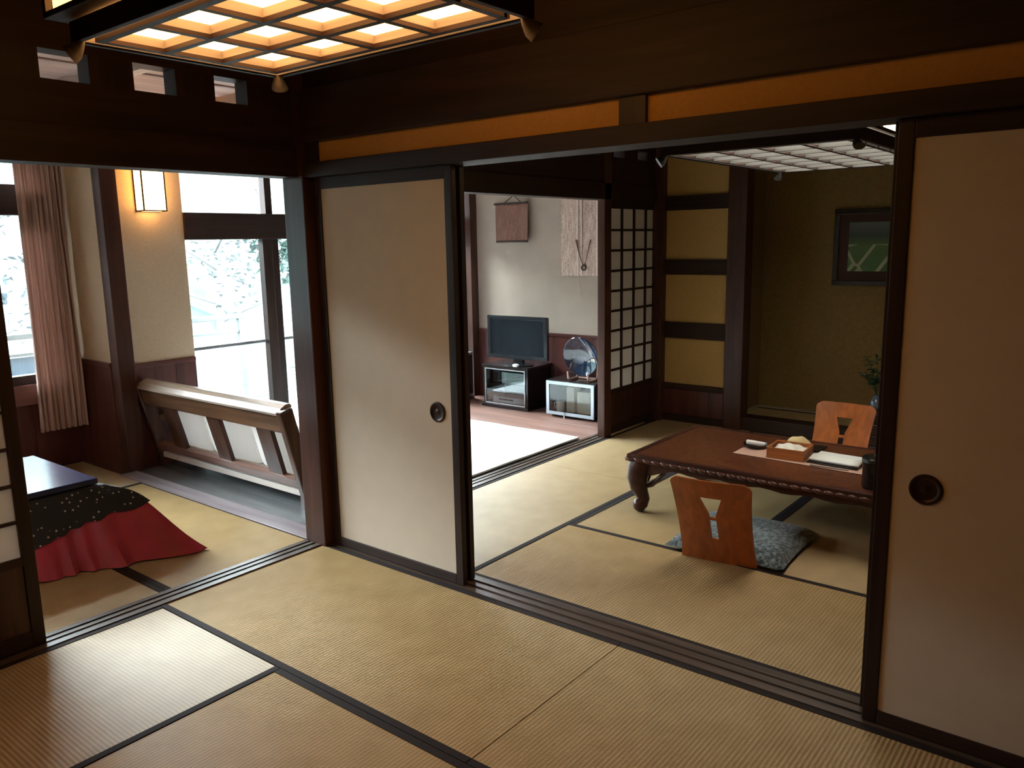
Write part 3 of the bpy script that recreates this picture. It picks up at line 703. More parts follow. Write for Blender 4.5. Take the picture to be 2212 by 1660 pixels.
def simple(name, label, cat, m, b, bev=0.003, grp=None):
    cx_, cy2, z0 = (b[0] + b[1]) / 2, (b[2] + b[3]) / 2, b[4]
    o = B(name, m, (b[0] - cx_, b[1] - cx_, b[2] - cy2, b[3] - cy2, 0, b[5] - z0), bev=bev, loc=(cx_, cy2, z0))
    return tag(o, label, cat, grp)
simple('white_box', 'white box on the upper shelf inside the television cabinet', 'box', mat('white_card', (0.75, 0.76, 0.70), 0.6, noise=(9, 0.04)), (-4.62, -4.36, 5.64, 5.80, 0.2165, 0.32))
t = thing('video_player', 'flat silver player on the lower shelf of the television cabinet', 'player', (-4.515, 5.73, 0.0345))
B('body', mat('silver_case', (0.5, 0.52, 0.54), 0.35, metal=0.6, noise=(60, 0.05)), (-0.19, 0.19, -0.12, 0.13, 0.006, 0.06), parent=t, bev=0.003)
B('front_slot', BLACK, (-0.12, 0.05, -0.122, -0.119, 0.03, 0.042), parent=t)
B('foot', BLACK, (-0.17, -0.14, -0.1, -0.07, 0, 0.006), (0.14, 0.17, -0.1, -0.07, 0, 0.006), (-0.17, -0.14, 0.08, 0.11, 0, 0.006), (0.14, 0.17, 0.08, 0.11, 0, 0.006), parent=t)
# television
t = thing('television', 'black flat television standing on the glass-doored cabinet', 'television', (-4.44, 5.66, 0.396), math.radians(2))
B('bezel', BLACK, (-0.33, 0.33, -0.02, -0.005, 0.41, 0.445), (-0.33, 0.33, -0.02, -0.005, 0.055, 0.088), (-0.33, -0.298, -0.02, -0.005, 0.088, 0.41), (0.298, 0.33, -0.02, -0.005, 0.088, 0.41), parent=t, bev=0.003)
B('screen', SCREEN, (-0.298, 0.298, -0.014, -0.008, 0.088, 0.41), parent=t)
B('casing', BLACK, (-0.325, 0.325, -0.005, 0.025, 0.06, 0.44), (-0.2, 0.2, 0.025, 0.07, 0.10, 0.36), parent=t, bev=0.006)
B('neck', BLACK, (-0.05, 0.05, -0.002, 0.028, 0.012, 0.07), parent=t)
bm = bmesh.new(); lathe(bm, [(0.001, 0), (0.15, 0), (0.15, 0.008), (0.11, 0.016), (0.001, 0.018)], n=32, close=False); bm.transform(Matrix.Diagonal((1, 0.75, 1, 1)))
obj('stand_base', bm, BLACK, t, smooth=True)
bm = bmesh.new(); lathe(bm, [(0.001, 0), (0.034, 0.0), (0.036, 0.008), (0.030, 0.018), (0.015, 0.023), (0.001, 0.024)], n=20, close=False); bm.transform(Matrix.Diagonal((1, 0.8, 1, 1)))
o = obj('remote_puck', bm, mat('white_gloss', (0.8, 0.82, 0.84), 0.25), smooth=True, loc=(-4.40, 5.575, 0.3965)); tag(o, 'small white oval controller lying in front of the television', 'controller')
# second cabinet
t = thing('glass_cabinet', 'small black cabinet with one glass door under the round dish', 'cabinet', (-3.775, 5.715, 0.004))
hw = 0.243
B('side_panel', LACQ, (-hw, -hw + 0.02, -0.19, 0.20, 0.02, 0.30), parent=t, bev=0.003)
B('side_panel', LACQ, (hw - 0.02, hw, -0.19, 0.20, 0.02, 0.30), parent=t, bev=0.003)
B('top_board', LACQ, (-hw - 0.006, hw + 0.01, -0.195, 0.205, 0.30, 0.32), parent=t, bev=0.003)
B('bottom_board', LACQ, (-hw, hw, -0.19, 0.20, 0.02, 0.036), parent=t)
B('back_board', LACQ, (-hw + 0.02, hw - 0.02, 0.185, 0.195, 0.036, 0.30), parent=t)
for sx in (-1, 1):
    for yy in (-0.15, 0.15): B('foot', BLACK, (sx * 0.19 - 0.02, sx * 0.19 + 0.02, yy - 0.02, yy + 0.02, 0, 0.02), parent=t)
d = B('glass_door', GLASS, (-hw + 0.03, hw - 0.03, -0.204, -0.199, 0.05, 0.285), parent=t)
fr_ = mat('silver_lock_and_reflection', (0.45, 0.53, 0.60), 0.35, metal=0.5)  # silvery blue glass-edge reflections modelled as a solid frame
B('door_frame', fr_, (-hw, hw, -0.208, -0.194, 0.022, 0.05), (-hw, hw, -0.208, -0.194, 0.285, 0.312), (-hw, -hw + 0.03, -0.208, -0.194, 0.05, 0.285), (hw - 0.03, hw, -0.208, -0.194, 0.05, 0.285), parent=d, bev=0.002)
B('lock_strip', fr_, (-0.06, -0.048, -0.214, -0.208, 0.0, 0.05), parent=d)
simple('paper_packet', 'tall cream packet inside the small glass cabinet', 'packet', mat('cream_card', (0.72, 0.68, 0.55), 0.6, noise=(40, 0.05)), (-3.87, -3.79, 5.60, 5.70, 0.041, 0.26))
simple('paper_packet', 'wide pale box at the far side inside the small glass cabinet', 'packet', mat('pale_card', (0.74, 0.74, 0.62), 0.6, noise=(40, 0.05)), (-3.76, -3.63, 5.60, 5.75, 0.041, 0.23))
t = thing('mug', 'white mug with a dark mouth inside the small glass cabinet', 'mug', (-3.935, 5.60, 0.041))
bm = bmesh.new(); lathe(bm, [(0.001, 0), (0.032, 0), (0.036, 0.01), (0.038, 0.09), (0.034, 0.09), (0.032, 0.012), (0.001, 0.01)], n=22, close=False); obj('cup', bm, mat('glazed_white', (0.8, 0.8, 0.78), 0.2), t, smooth=True)
bm = bmesh.new(); tube(bm, [(-0.037, 0, 0.075), (-0.058, 0, 0.07), (-0.062, 0, 0.045), (-0.05, 0, 0.025), (-0.036, 0, 0.022)], 0.005, 8); obj('handle', bm, MATS['glazed_white'], t, smooth=True)
bm = bmesh.new(); lathe(bm, [(0.001, 0.078), (0.0335, 0.078)], n=22, close=False); obj('drink', bm, mat('dark_liquid', (0.02, 0.012, 0.01), 0.2), t)
# decorative dish on a stand
t = thing('display_dish', 'round glossy dark blue dish standing upright on the small cabinet', 'dish', (-3.725, 5.64, 0.326))
bm = bmesh.new(); lathe(bm, [(0.001, 0.0), (0.06, 0.0), (0.10, -0.012), (0.145, -0.030), (0.168, -0.042), (0.172, -0.040), (0.150, -0.022), (0.10, 0.006), (0.06, 0.014), (0.001, 0.014)], n=48, ax='y', close=False)
o = obj('plate', bm, mat('dark_blue_glaze', (0.012, 0.022, 0.045), 0.08, 0.6, noise=(12, 0.6), coat=0.6), t, smooth=True, loc=(0, 0.0, 0.212)); o.rotation_euler = (0.16, 0, 0)
STN = mat('pink_wood_stand', (0.40, 0.24, 0.20), 0.5, noise=(30, 0.2), grain='z')
for xx in (-0.10, 0.10):
    bm = bmesh.new(); tube(bm, [(xx, -0.085, 0.075), (xx, -0.07, 0.02), (xx, -0.05, 0.008), (xx, 0.05, 0.008), (xx, 0.07, 0.03), (xx, 0.085, 0.16)], [0.008, 0.011, 0.008, 0.008, 0.008, 0.007], 8)
    obj('stand_prong', bm, STN, t, smooth=True)
B('stand_bar', STN, (-0.10, 0.10, 0.055, 0.067, 0.004, 0.016), parent=t)
# things left of the tv cabinet
t = thing('grey_heater', 'narrow grey appliance standing beside the dark veranda corner post', 'appliance', (-5.155, 5.62, 0.004))
B('body', GREYP, (-0.085, 0.065, -0.11, 0.16, 0.02, 0.455), parent=t, bev=0.008)
B('dark_side', BLACK, (0.065, 0.072, -0.09, 0.14, 0.05, 0.43), parent=t)  # plain black sheet covering one side of the body
B('base', BLACK, (-0.09, 0.07, -0.115, 0.165, 0.0, 0.02), parent=t, bev=0.003)
t = thing('telephone', 'small shiny black telephone on the floor at the grey appliance', 'telephone', (-5.005, 5.36, 0.003))
bm = bmesh.new(); box(bm, -0.06, 0.06, -0.07, 0.07, 0.0, 0.035, bev=0.008); obj('base', bm, LACQ, t)
bm = bmesh.new(); tube(bm, [(-0.05, -0.06, 0.05), (-0.05, -0.03, 0.062), (-0.05, 0.03, 0.062), (-0.05, 0.06, 0.05)], [0.02, 0.014, 0.014, 0.02], 12); obj('handset', bm, LACQ, t, smooth=True)
B('keypad', mat('grey_keys', (0.25, 0.25, 0.27), 0.4), (0.0, 0.045, -0.05, 0.03, 0.035, 0.039), parent=t)

# woven hangings on the veranda end wall
def weave(name, c1, c2, sc_):
    m = bpy.data.materials.new(name); m.use_nodes = True; nt = m.node_tree; b = nt.nodes['Principled BSDF']; b.inputs['Roughness'].default_value = 0.95
    tc = nt.nodes.new('ShaderNodeTexCoord')
    mp = nt.nodes.new('ShaderNodeMapping'); mp.inputs['Scale'].default_value = (sc_ * 0.3, 1, sc_); nt.links.new(tc.outputs['Object'], mp.inputs[0])
    nz = nt.nodes.new('ShaderNodeTexNoise'); nz.inputs['Scale'].default_value = 1.6; nz.inputs['Detail'].default_value = 5; nt.links.new(mp.outputs[0], nz.inputs['Vector'])
    mp2 = nt.nodes.new('ShaderNodeMapping'); mp2.inputs['Scale'].default_value = (sc_, 1, sc_ * 0.08); nt.links.new(tc.outputs['Object'], mp2.inputs[0])
    n2 = nt.nodes.new('ShaderNodeTexNoise'); n2.inputs['Scale'].default_value = 1.2; nt.links.new(mp2.outputs[0], n2.inputs['Vector'])
    ad = nt.nodes.new('ShaderNodeMath'); ad.operation = 'AVERAGE' if False else 'ADD'; nt.links.new(nz.outputs['Fac'], ad.inputs[0]); nt.links.new(n2.outputs['Fac'], ad.inputs[1])
    rp = nt.nodes.new('ShaderNodeValToRGB'); rp.color_ramp.elements[0].position = 0.75; rp.color_ramp.elements[1].position = 1.2 / 1.0 if False else 1.0
    rp.color_ramp.elements[0].position = 0.38; rp.color_ramp.elements[1].position = 0.62
    dv = nt.nodes.new('ShaderNodeMath'); dv.operation = 'MULTIPLY'; dv.inputs[1].default_value = 0.5; nt.links.new(ad.outputs[0], dv.inputs[0])
    rp.color_ramp.elements[0].color = (*c1, 1); rp.color_ramp.elements[1].color = (*c2, 1)
    nt.links.new(dv.outputs[0], rp.inputs[0]); nt.links.new(rp.outputs[0], b.inputs['Base Color'])
    bp = nt.nodes.new('ShaderNodeBump'); bp.inputs['Strength'].default_value = 0.6; bp.inputs['Distance'].default_value = 0.004
    nt.links.new(dv.outputs[0], bp.inputs['Height']); nt.links.new(bp.outputs[0], b.inputs['Normal'])
    return m
t = thing('woven_hanging', 'square brown woven mat with a curled edge hanging above the television', 'hanging', (-4.69, 5.955, 1.50))
bm = bmesh.new()
grid(bm, lambda u, v: (-0.21 + 0.41 * u, -0.014 - 0.02 * math.sin(math.pi * u) * (1 - v) - 0.045 * max(0, u - 0.72) / 0.28 * (1.0 - 0.2 * v), (0.0 + 0.006 * math.sin(9 * u)) + 0.345 * v - 0.02 * max(0, u - 0.8) * v), 24, 20)
o = obj('woven_cloth', bm, weave('brown_weave', (0.10, 0.045, 0.035), (0.25, 0.125, 0.09), 90), t, smooth=True); md = o.modifiers.new('thick', 'SOLIDIFY'); md.thickness = 0.007
bm = bmesh.new(); tube(bm, [(-0.22, -0.018, 0.347), (0.0, -0.022, 0.349), (0.20, -0.06, 0.347)], 0.008, 8); obj('top_stick', bm, WX, t, smooth=True)
bm = bmesh.new(); tube(bm, [(-0.20, -0.02, 0.0), (0.0, -0.036, 0.002), (0.20, -0.06, -0.002)], 0.007, 8); obj('bottom_stick', bm, WX, t, smooth=True)
bm = bmesh.new(); tube(bm, [(-0.10, -0.018, 0.35), (0.0, -0.006, 0.42), (0.11, -0.03, 0.35)], 0.004, 6); obj('cord', bm, WX, t, smooth=True)
t = thing('woven_hanging', 'long pale frayed woven hanging with a twig and ring ornament near the shoji', 'hanging', (-3.90, 5.955, 1.19))
bm = bmesh.new()
grid(bm, lambda u, v: (-0.245 + 0.49 * u + (0.008 * random.uniform(-1, 1) if u < 0.01 or u > 0.99 else 0) + (0.03 * (1 - v) * (0.5 - u) if False else 0), -0.012 - 0.006 * math.sin(5 * v + 3 * u), 0.80 * v), 30, 60)
o = obj('woven_cloth', bm, weave('pale_weave', (0.30, 0.19, 0.16), (0.60, 0.47, 0.40), 80), t, smooth=True); md = o.modifiers.new('thick', 'SOLIDIFY'); md.thickness = 0.005
bm = bmesh.new()
for i in range(60):
    z = 0.80 * i / 60 + random.uniform(0, 0.01); L = random.uniform(0.01, 0.035)
    tube(bm, [(-0.243, -0.012, z), (-0.243 - L * 0.6, -0.016, z - 0.004), (-0.243 - L, -0.014, z - random.uniform(0.0, 0.02))], 0.0015, 4)
o = obj('fringe', bm, MATS.get('fray') or mat('fray', (0.36, 0.25, 0.2), 0.9, noise=(30, 0.2)), t, kind='stuff')
for i, xx in enumerate((-0.07, -0.03, 0.13)):
    B('stripe', mat('pale_stripe', (0.62, 0.52, 0.44), 0.9, noise=(60, 0.1)), (xx - 0.006, xx + 0.006, -0.026, -0.020, 0.005, 0.795), parent=t)
bm = bmesh.new()
tube(bm, [(-0.08, -0.03, 0.315), (-0.055, -0.034, 0.22), (-0.02, -0.034, 0.12), (0.0, -0.034, 0.085)], [0.009, 0.005, 0.0032, 0.003], 7)
tube(bm, [(0.07, -0.03, 0.315), (0.045, -0.034, 0.22), (0.02, -0.034, 0.13), (0.0, -0.034, 0.085)], [0.008, 0.005, 0.0032, 0.003], 7)
obj('forked_twig', bm, mat('grey_twig', (0.16, 0.10, 0.075), 0.8, noise=(40, 0.3)), t, smooth=True)
bm = bmesh.new(); tube(bm, [(0.0 + 0.022 * math.cos(a * math.pi / 10), -0.034, 0.075 + 0.022 * math.sin(a * math.pi / 10)) for a in range(21)], 0.006, 8, cap=False); obj('ring', bm, WZ, t, smooth=True)
bm = bmesh.new(); tube(bm, [(-0.05, -0.03, 0.02), (-0.045, -0.03, -0.06), (-0.03, -0.03, -0.14), (-0.025, -0.03, -0.19)], 0.0025, 6); obj('loose_string', bm, mat('fray', (0.36, 0.25, 0.2), 0.9), t, smooth=True)

# ================================================================== TABLE ROOM
TX0, TX1, TY0, TY1, TZ = -2.19, -0.58, 3.73, 4.60, 0.335
tcx, tcy = (TX0 + TX1) / 2, (TY0 + TY1) / 2; thx, thy = (TX1 - TX0) / 2, (TY1 - TY0) / 2
TW = mat('carved_rosewood', (0.105, 0.033, 0.015), 0.28, 0.5, noise=(30, 0.6), grain=None, bump=0.1, coat=0.3)
TD = wood('x', (0.045, 0.016, 0.012), 'rosewood_dark', 0.28, 0.4, 30)
t = thing('low_table', 'long low carved dark wood table with curved legs on the tatami', 'table', (tcx, tcy, 0))
B('tabletop', TW, (-thx + 0.03, thx - 0.03, -thy + 0.03, thy - 0.03, 0.305, TZ), parent=t, bev=0.004)
B('edge_moulding', TD, (-thx + 0.006, thx - 0.006, -thy + 0.006, -thy + 0.045, 0.297, TZ + 0.002), (-thx + 0.006, thx - 0.006, thy - 0.045, thy - 0.006, 0.297, TZ + 0.002), (-thx + 0.006, -thx + 0.045, -thy + 0.045, thy - 0.045, 0.297, TZ + 0.002), (thx - 0.045, thx - 0.006, -thy + 0.045, thy - 0.045, 0.297, TZ + 0.002), parent=t, bev=0.006)
bm = bmesh.new()
def scallops(bm, p0, p1, n):
    p0, p1 = Vector(p0), Vector(p1); d = (p1 - p0) / n; ax = d.normalized()
    for i in range(n):
        c = p0 + d * (i + 0.5)
        b2 = bmesh.new(); bmesh.ops.create_uvsphere(b2, u_segments=8, v_segments=6, radius=1.0)
        sc2 = (d.length * 0.56, 0.010, 0.012) if abs(ax.x) > 0.5 else (0.010, d.length * 0.56, 0.012)
        rot_ = Matrix.Rotation(0.18, 4, 'Y' if abs(ax.x) > 0.5 else 'X')
        b2.transform(Matrix.Translation(c) @ rot_ @ Matrix.Diagonal((*sc2, 1)))
        me = bpy.data.meshes.new('t'); b2.to_mesh(me); b2.free(); bm.from_mesh(me); bpy.data.meshes.remove(me)
for yy in (-thy + 0.006, thy - 0.006): scallops(bm, (-thx, yy, 0.309), (thx, yy, 0.309), 30)
for xx in (-thx + 0.006, thx - 0.006): scallops(bm, (xx, -thy, 0.309), (xx, thy, 0.309), 16)
obj('carved_border', bm, wood('x', (0.075, 0.03, 0.022), 'carved_edge', 0.25, 0.4, 30), t, smooth=True)
def apron(x0, x1, y0, y1):
    bm = bmesh.new(); L = max(x1 - x0, y1 - y0); alongx = (x1 - x0) > (y1 - y0); n = 28
    prev = None
    for i in range(n + 1):
        f = i / n; s = abs(2 * f - 1)
        zb = 0.262 - 0.075 * max(0, (s - 0.72) / 0.28) ** 1.5 + 0.006 * math.cos(f * 40)
        p = (x0 + (x1 - x0) * f, y0 + (y1 - y0) * f) 
        if alongx: q = [bm.verts.new((p[0], y0, 0.298)), bm.verts.new((p[0], y1, 0.298)), bm.verts.new((p[0], y1, zb)), bm.verts.new((p[0], y0, zb))]
        else: q = [bm.verts.new((x0, p[1], 0.298)), bm.verts.new((x1, p[1], 0.298)), bm.verts.new((x1, p[1], zb)), bm.verts.new((x0, p[1], zb))]
        if prev:
            for k in range(4): bm.faces.new((prev[k], prev[(k + 1) % 4], q[(k + 1) % 4], q[k]))
        else: bm.faces.new(q)
        prev = q
    bm.faces.new(prev[::-1]); return bm
obj('apron', apron(-thx + 0.05, thx - 0.05, -thy + 0.04, -thy + 0.065), TD, t)
obj('apron', apron(-thx + 0.05, thx - 0.05, thy - 0.065, thy - 0.04), TD, t)
obj('apron', apron(-thx + 0.04, -thx + 0.065, -thy + 0.05, thy - 0.05), TD, t)
obj('apron', apron(thx - 0.065, thx - 0.04, -thy + 0.05, thy - 0.05), TD, t)
for sx in (-1, 1):
    for sy_ in (-1, 1):
        bm = bmesh.new(); d = Vector((sx, sy_, 0)).normalized(); o_ = Vector((sx * (thx - 0.075), sy_ * (thy - 0.075), 0))
        pts = [(0.0, 0.297), (0.022, 0.25), (0.034, 0.20), (0.028, 0.15), (0.008, 0.105), (-0.004, 0.075), (0.006, 0.05), (0.030, 0.035), (0.042, 0.032)]
        tube(bm, [o_ + d * a + Vector((0, 0, z)) for a, z in pts], [0.068, 0.066, 0.060, 0.049, 0.038, 0.034, 0.038, 0.036, 0.022], 14)
        l = obj('leg', bm, TD, t, smooth=True)
        for ax_ in ((-sx, 0), (0, -sy_)):
            bm = bmesh.new(); q0 = o_ + Vector((ax_[0] * 0.03, ax_[1] * 0.03, 0)) + d * 0.012
            tube(bm, [q0 + Vector((0, 0, 0.15)), q0 + Vector((ax_[0] * 0.035, ax_[1] * 0.035, 0.165)), q0 + Vector((ax_[0] * 0.075, ax_[1] * 0.075, 0.205)), q0 + Vector((ax_[0] * 0.12, ax_[1] * 0.12, 0.255))], [0.010, 0.014, 0.014, 0.011], 8)
            obj('scroll_bracket', bm, TD, l, smooth=True)
        bm = bmesh.new(); bmesh.ops.create_uvsphere(bm, u_segments=14, v_segments=10, radius=0.040)
        bm.transform(Matrix.Translation(o_ + d * 0.020 + Vector((0, 0, 0.040)))); obj('scroll_foot', bm, TD, l, smooth=True)

# legless chairs with cushions
ORW = mat('orange_plywood', (0.38, 0.105, 0.022), 0.30, 0.5, noise=(24, 0.25), grain='z', bump=0.03, coat=0.25)
def zaisu(label, loc, rz):
    t = thing('legless_chair', label, 'chair', loc, rz, 'orange plywood floor chairs')
    # backrest: local x across, local y forwards (towards the table), z up. blocks: left, middle (with the cut-out), right
    rows = 30; Hb = 0.445; N = 7
    def hw_(v): return 0.166 + 0.012 * (2 * v - 1) ** 2 + 0.010 * v - 0.035 * max(0, (v - 0.93) / 0.07) ** 2
    def hole(v):     # half width of the opening (None = solid)
        h = v * Hb
        if 0.355 < h: return 0.050
        if h > 0.265: return 0.016 + (h - 0.265) / 0.09 * 0.034
        return 0.016
    def open_(v):
        h = v * Hb
        return (0.252 < h < 0.352) or (0.138 < h < 0.238)
    def P(u, v):
        return Vector((u, -0.145 * v ** 1.25 - 0.03 + 0.035 * (1 - v) ** 2 - 0.025 * 1.0 * (1 - (u / 0.18) ** 2) * 0.9 * (0.3 + 0.7 * v) + 0.0, 0.001 + Hb * v))
    bm = bmesh.new(); th = 0.011; lev = []
    for side in (0, 1):
        g = []
        for j in range(rows + 1):
            v = j / rows; w_ = hw_(v); h = min(hole(v), w_ * 0.5); us = [-w_ + (w_ - h) * i / N for i in range(N + 1)] + [-h + 2 * h * i / 4 for i in range(1, 4)] + [h + (w_ - h) * i / N for i in range(N + 1)]
            g.append([bm.verts.new(P(u, v) + Vector((0, th if side else 0, 0))) for u in us])
        lev.append(g)
    n = len(lev[0][0])
    def solid(j, i):
        if i < 0 or i >= n - 1 or j < 0 or j >= rows: return False
        return not (N <= i < N + 4 and open_((j + 0.5) / rows))
    for j in range(rows):
        for i in range(n - 1):
            if not solid(j, i): continue
            a = lev[0]; b = lev[1]
            bm.faces.new((a[j][i], a[j][i + 1], a[j + 1][i + 1], a[j + 1][i])); bm.faces.new((b[j][i], b[j + 1][i], b[j + 1][i + 1], b[j][i + 1]))
            if not solid(j, i - 1): bm.faces.new((a[j][i], a[j + 1][i], b[j + 1][i], b[j][i]))
            if not solid(j, i + 1): bm.faces.new((a[j][i + 1], b[j][i + 1], b[j + 1][i + 1], a[j + 1][i + 1]))
            if not solid(j - 1, i): bm.faces.new((a[j][i], b[j][i], b[j][i + 1], a[j][i + 1]))
            if not solid(j + 1, i): bm.faces.new((a[j + 1][i], a[j + 1][i + 1], b[j + 1][i + 1], b[j + 1][i]))
    loose = [v_ for v_ in bm.verts if not v_.link_faces]; bmesh.ops.delete(bm, geom=loose, context='VERTS')
    obj('backrest', bm, ORW, t, smooth=True)
    bm = bmesh.new()
    grid(bm, lambda u, v: (-0.18 + 0.36 * u + 0.0, 0.006 + 0.40 * v, 0.006 + 0.006 * math.sin(math.pi * u)), 8, 10)
    o = obj('seat', bm, ORW, t); md = o.modifiers.new('thick', 'SOLIDIFY'); md.thickness = 0.009; md.offset = 1
    return t
CUSH = bpy.data.materials.new('mottled_teal_cloth'); CUSH.use_nodes = True; nt = CUSH.node_tree; b = nt.nodes['Principled BSDF']; b.inputs['Roughness'].default_value = 0.85; b.inputs['Sheen Weight'].default_value = 0.3
tc = nt.nodes.new('ShaderNodeTexCoord'); nz = nt.nodes.new('ShaderNodeTexNoise'); nz.inputs['Scale'].default_value = 55; nz.inputs['Detail'].default_value = 6; nz.inputs['Roughness'].default_value = 0.7
rp = nt.nodes.new('ShaderNodeValToRGB'); e = rp.color_ramp.elements; e[0].position = 0.44; e[0].color = (0.007, 0.015, 0.020, 1); e[1].position = 0.72; e[1].color = (0.27, 0.36, 0.38, 1)
nt.links.new(tc.outputs['Object'], nz.inputs['Vector']); nt.links.new(nz.outputs['Fac'], rp.inputs[0]); nt.links.new(rp.outputs[0], b.inputs['Base Color'])
bp = nt.nodes.new('ShaderNodeBump'); bp.inputs['Strength'].default_value = 0.5; bp.inputs['Distance'].default_value = 0.004; nt.links.new(nz.outputs['Fac'], bp.inputs['Height']); nt.links.new(bp.outputs[0], b.inputs['Normal'])
def floor_cushion(label, loc, rz, sx, sy_, z0):
    bm = bmesh.new(); n = 22
    def top(u, v):
        a, c = 2 * u - 1, 2 * v - 1; e_ = max(abs(a), abs(c)); pinch = 1 - 0.045 * (1 - min(abs(a), abs(c)) ** 2) * (e_ ** 8)
        h = 0.062 * (max(0, 1 - a ** 4) * max(0, 1 - c ** 4)) ** 0.45
        return (a * sx / 2 * pinch, c * sy_ / 2 * pinch, h)
    g = grid(bm, top, n, n)
    g2 = grid(bm, lambda u, v: (*top(u, v)[:2], -0.006 * 0), n, n)
    bmesh.ops.remove_doubles(bm, verts=bm.verts, dist=0.0004)
    o = obj('floor_cushion', bm, CUSH, smooth=True, loc=loc); o.rotation_euler = (0, 0, rz)
    return tag(o, label, 'cushion', 'mottled floor cushions')
zaisu('orange plywood floor chair with its back to the near room', (-1.472, 3.372, 0.0), math.radians(7))
zaisu('orange plywood floor chair on the far side of the low table', (-1.455, 5.055, 0.0), math.radians(180 - 2))
floor_cushion('mottled dark teal cushion on the nearer floor chair', (-1.475, 3.665, 0.0205), math.radians(1.5), 0.58, 0.56, 0)
floor_cushion('mottled dark teal cushion on the farther floor chair, mostly hidden by the table', (-1.46, 4.80, 0.0205), 0, 0.52, 0.42, 0)

# on the table
def thing_on(name, label, cat, loc, rz=0.0, grp=None): return thing(name, label, cat, loc, rz, grp)
TZ2 = TZ + 0.0015
bm = bmesh.new()
grid(bm, lambda u, v: (-0.345 + 0.70 * u, -0.02 * 0 - 0.13 + 0.26 * v, 0.0015 + 0.004 * (max(0, 0.08 - u) / 0.08) * math.sin(math.pi * v)), 24, 6)
o = obj('table_runner', bm, mat('tan_cloth', (0.50, 0.31, 0.24), 0.85, noise=(150, 0.08)), loc=(-1.36, 4.185, TZ + 0.003)); o.rotation_euler = (0, 0, math.radians(-3)); md = o.modifiers.new('thick', 'SOLIDIFY'); md.thickness = 0.002
tag(o, 'tan cloth runner lying under the box and booklet on the table', 'runner')
zt = TZ + 0.0055
t = thing_on('dish', 'small round black dish holding a folded white towel on the table', 'dish', (-1.655, 4.25, zt))
bm = bmesh.new(); lathe(bm, [(0.001, 0), (0.045, 0), (0.062, 0.012), (0.068, 0.022), (0.064, 0.023), (0.056, 0.012), (0.001, 0.006)], n=28, close=False); obj('bowl', bm, LACQ, t, smooth=True)
bm = bmesh.new(); box(bm, -0.052, 0.050, -0.022, 0.022, 0, 0.02, bev=0.009); o = obj('folded_towel', bm, WHITEC, smooth=True, loc=(-1.655, 4.25, zt + 0.014)); o.rotation_euler = (0, 0.1, 0.3)
tag(o, 'small white rolled towel lying in the round black dish', 'towel')
OB = mat('orange_box_wood', (0.36, 0.12, 0.035), 0.4, 0.4, noise=(30, 0.25), grain='x')
t = thing_on('tray_box', 'open square wooden tray box of warm brown wood on the table', 'tray', (-1.435, 4.175, zt), math.radians(3))
B('bottom', OB, (-0.092, 0.092, -0.085, 0.085, 0, 0.006), parent=t)
for bx_ in ((-0.098, 0.098, -0.092, -0.084, 0, 0.058), (-0.098, 0.098, 0.084, 0.092, 0, 0.058), (-0.098, -0.090, -0.084, 0.084, 0, 0.058), (0.090, 0.098, -0.084, 0.084, 0, 0.058)):
    B('side', OB, bx_, parent=t, bev=0.002)
bm = bmesh.new()
grid(bm, lambda u, v: (-0.082 + 0.164 * u, -0.074 + 0.148 * v, 0.034 + 0.016 * math.sin(math.pi * min(1, u * 1.2)) * (0.6 + 0.4 * math.sin(3 * v)) + 0.003 * math.sin(17 * u + 9 * v)), 14, 12)
o = obj('napkin', bm, mat('white_napkin', (0.74, 0.72, 0.66), 0.8, noise=(14, 0.08)), smooth=True, loc=(-1.435, 4.175, zt + 0.007)); o.rotation_euler = (0, 0, math.radians(3)); md = o.modifiers.new('thick', 'SOLIDIFY'); md.thickness = 0.030
tag(o, 'crumpled white napkin filling the brown tray box', 'napkin')
simple('black_tray', 'flat black tray behind the brown tray box', 'tray', LACQ, (-1.56, -1.33, 4.33, 4.47, zt - 0.0035, zt + 0.006), 0.003)
bm = bmesh.new(); bmesh.ops.create_uvsphere(bm, u_segments=20, v_segments=12, radius=1.0)
for v_ in bm.verts: v_.co = Vector((v_.co.x * 0.065 * (1 - 0.18 * max(0, v_.co.z)), v_.co.y * 0.042, max(-0.55, v_.co.z) * 0.033 + 0.018 + 0.003 * math.sin(6 * v_.co.x)))
o = obj('cloth_pouch', bm, mat('cream_pouch', (0.60, 0.47, 0.24), 0.8, noise=(20, 0.12), bump=0.2), smooth=True, loc=(-1.465, 4.40, zt + 0.0065)); tag(o, 'plump cream cloth pouch on the black tray', 'pouch')
t = thing_on('booklet', 'white booklet on a dark folder near the black canister', 'booklet', (-1.185, 4.20, zt), math.radians(-3))
B('folder', LACQ, (-0.135, 0.125, -0.11, 0.10, 0, 0.006), parent=t, bev=0.001)
bm = bmesh.new(); grid(bm, lambda u, v: (-0.13 + 0.25 * u, -0.085 + 0.18 * v, 0.007 + 0.010 * math.sin(math.pi * min(1, v * 1.3)) ** 2 + 0.012), 6, 10)
o = obj('pages', bm, mat('white_pages', (0.78, 0.82, 0.80), 0.55, noise=(6, 0.03)), t, smooth=True); md = o.modifiers.new('thick', 'SOLIDIFY'); md.thickness = 0.011
bm = bmesh.new(); tube(bm, [(-0.09, -0.125, 0.004), (0.10, -0.118, 0.004)], 0.0038, 8); o = obj('pen', bm, mat('grey_pen', (0.3, 0.28, 0.26), 0.35), smooth=True, loc=(-1.2, 4.178, zt)); tag(o, 'thin grey pen lying along the edge of the tan runner', 'pen')
t = thing_on('tea_canister', 'black round tea canister standing at the table edge by the door stile', 'canister', (-0.925, 3.865, TZ + 0.0012))
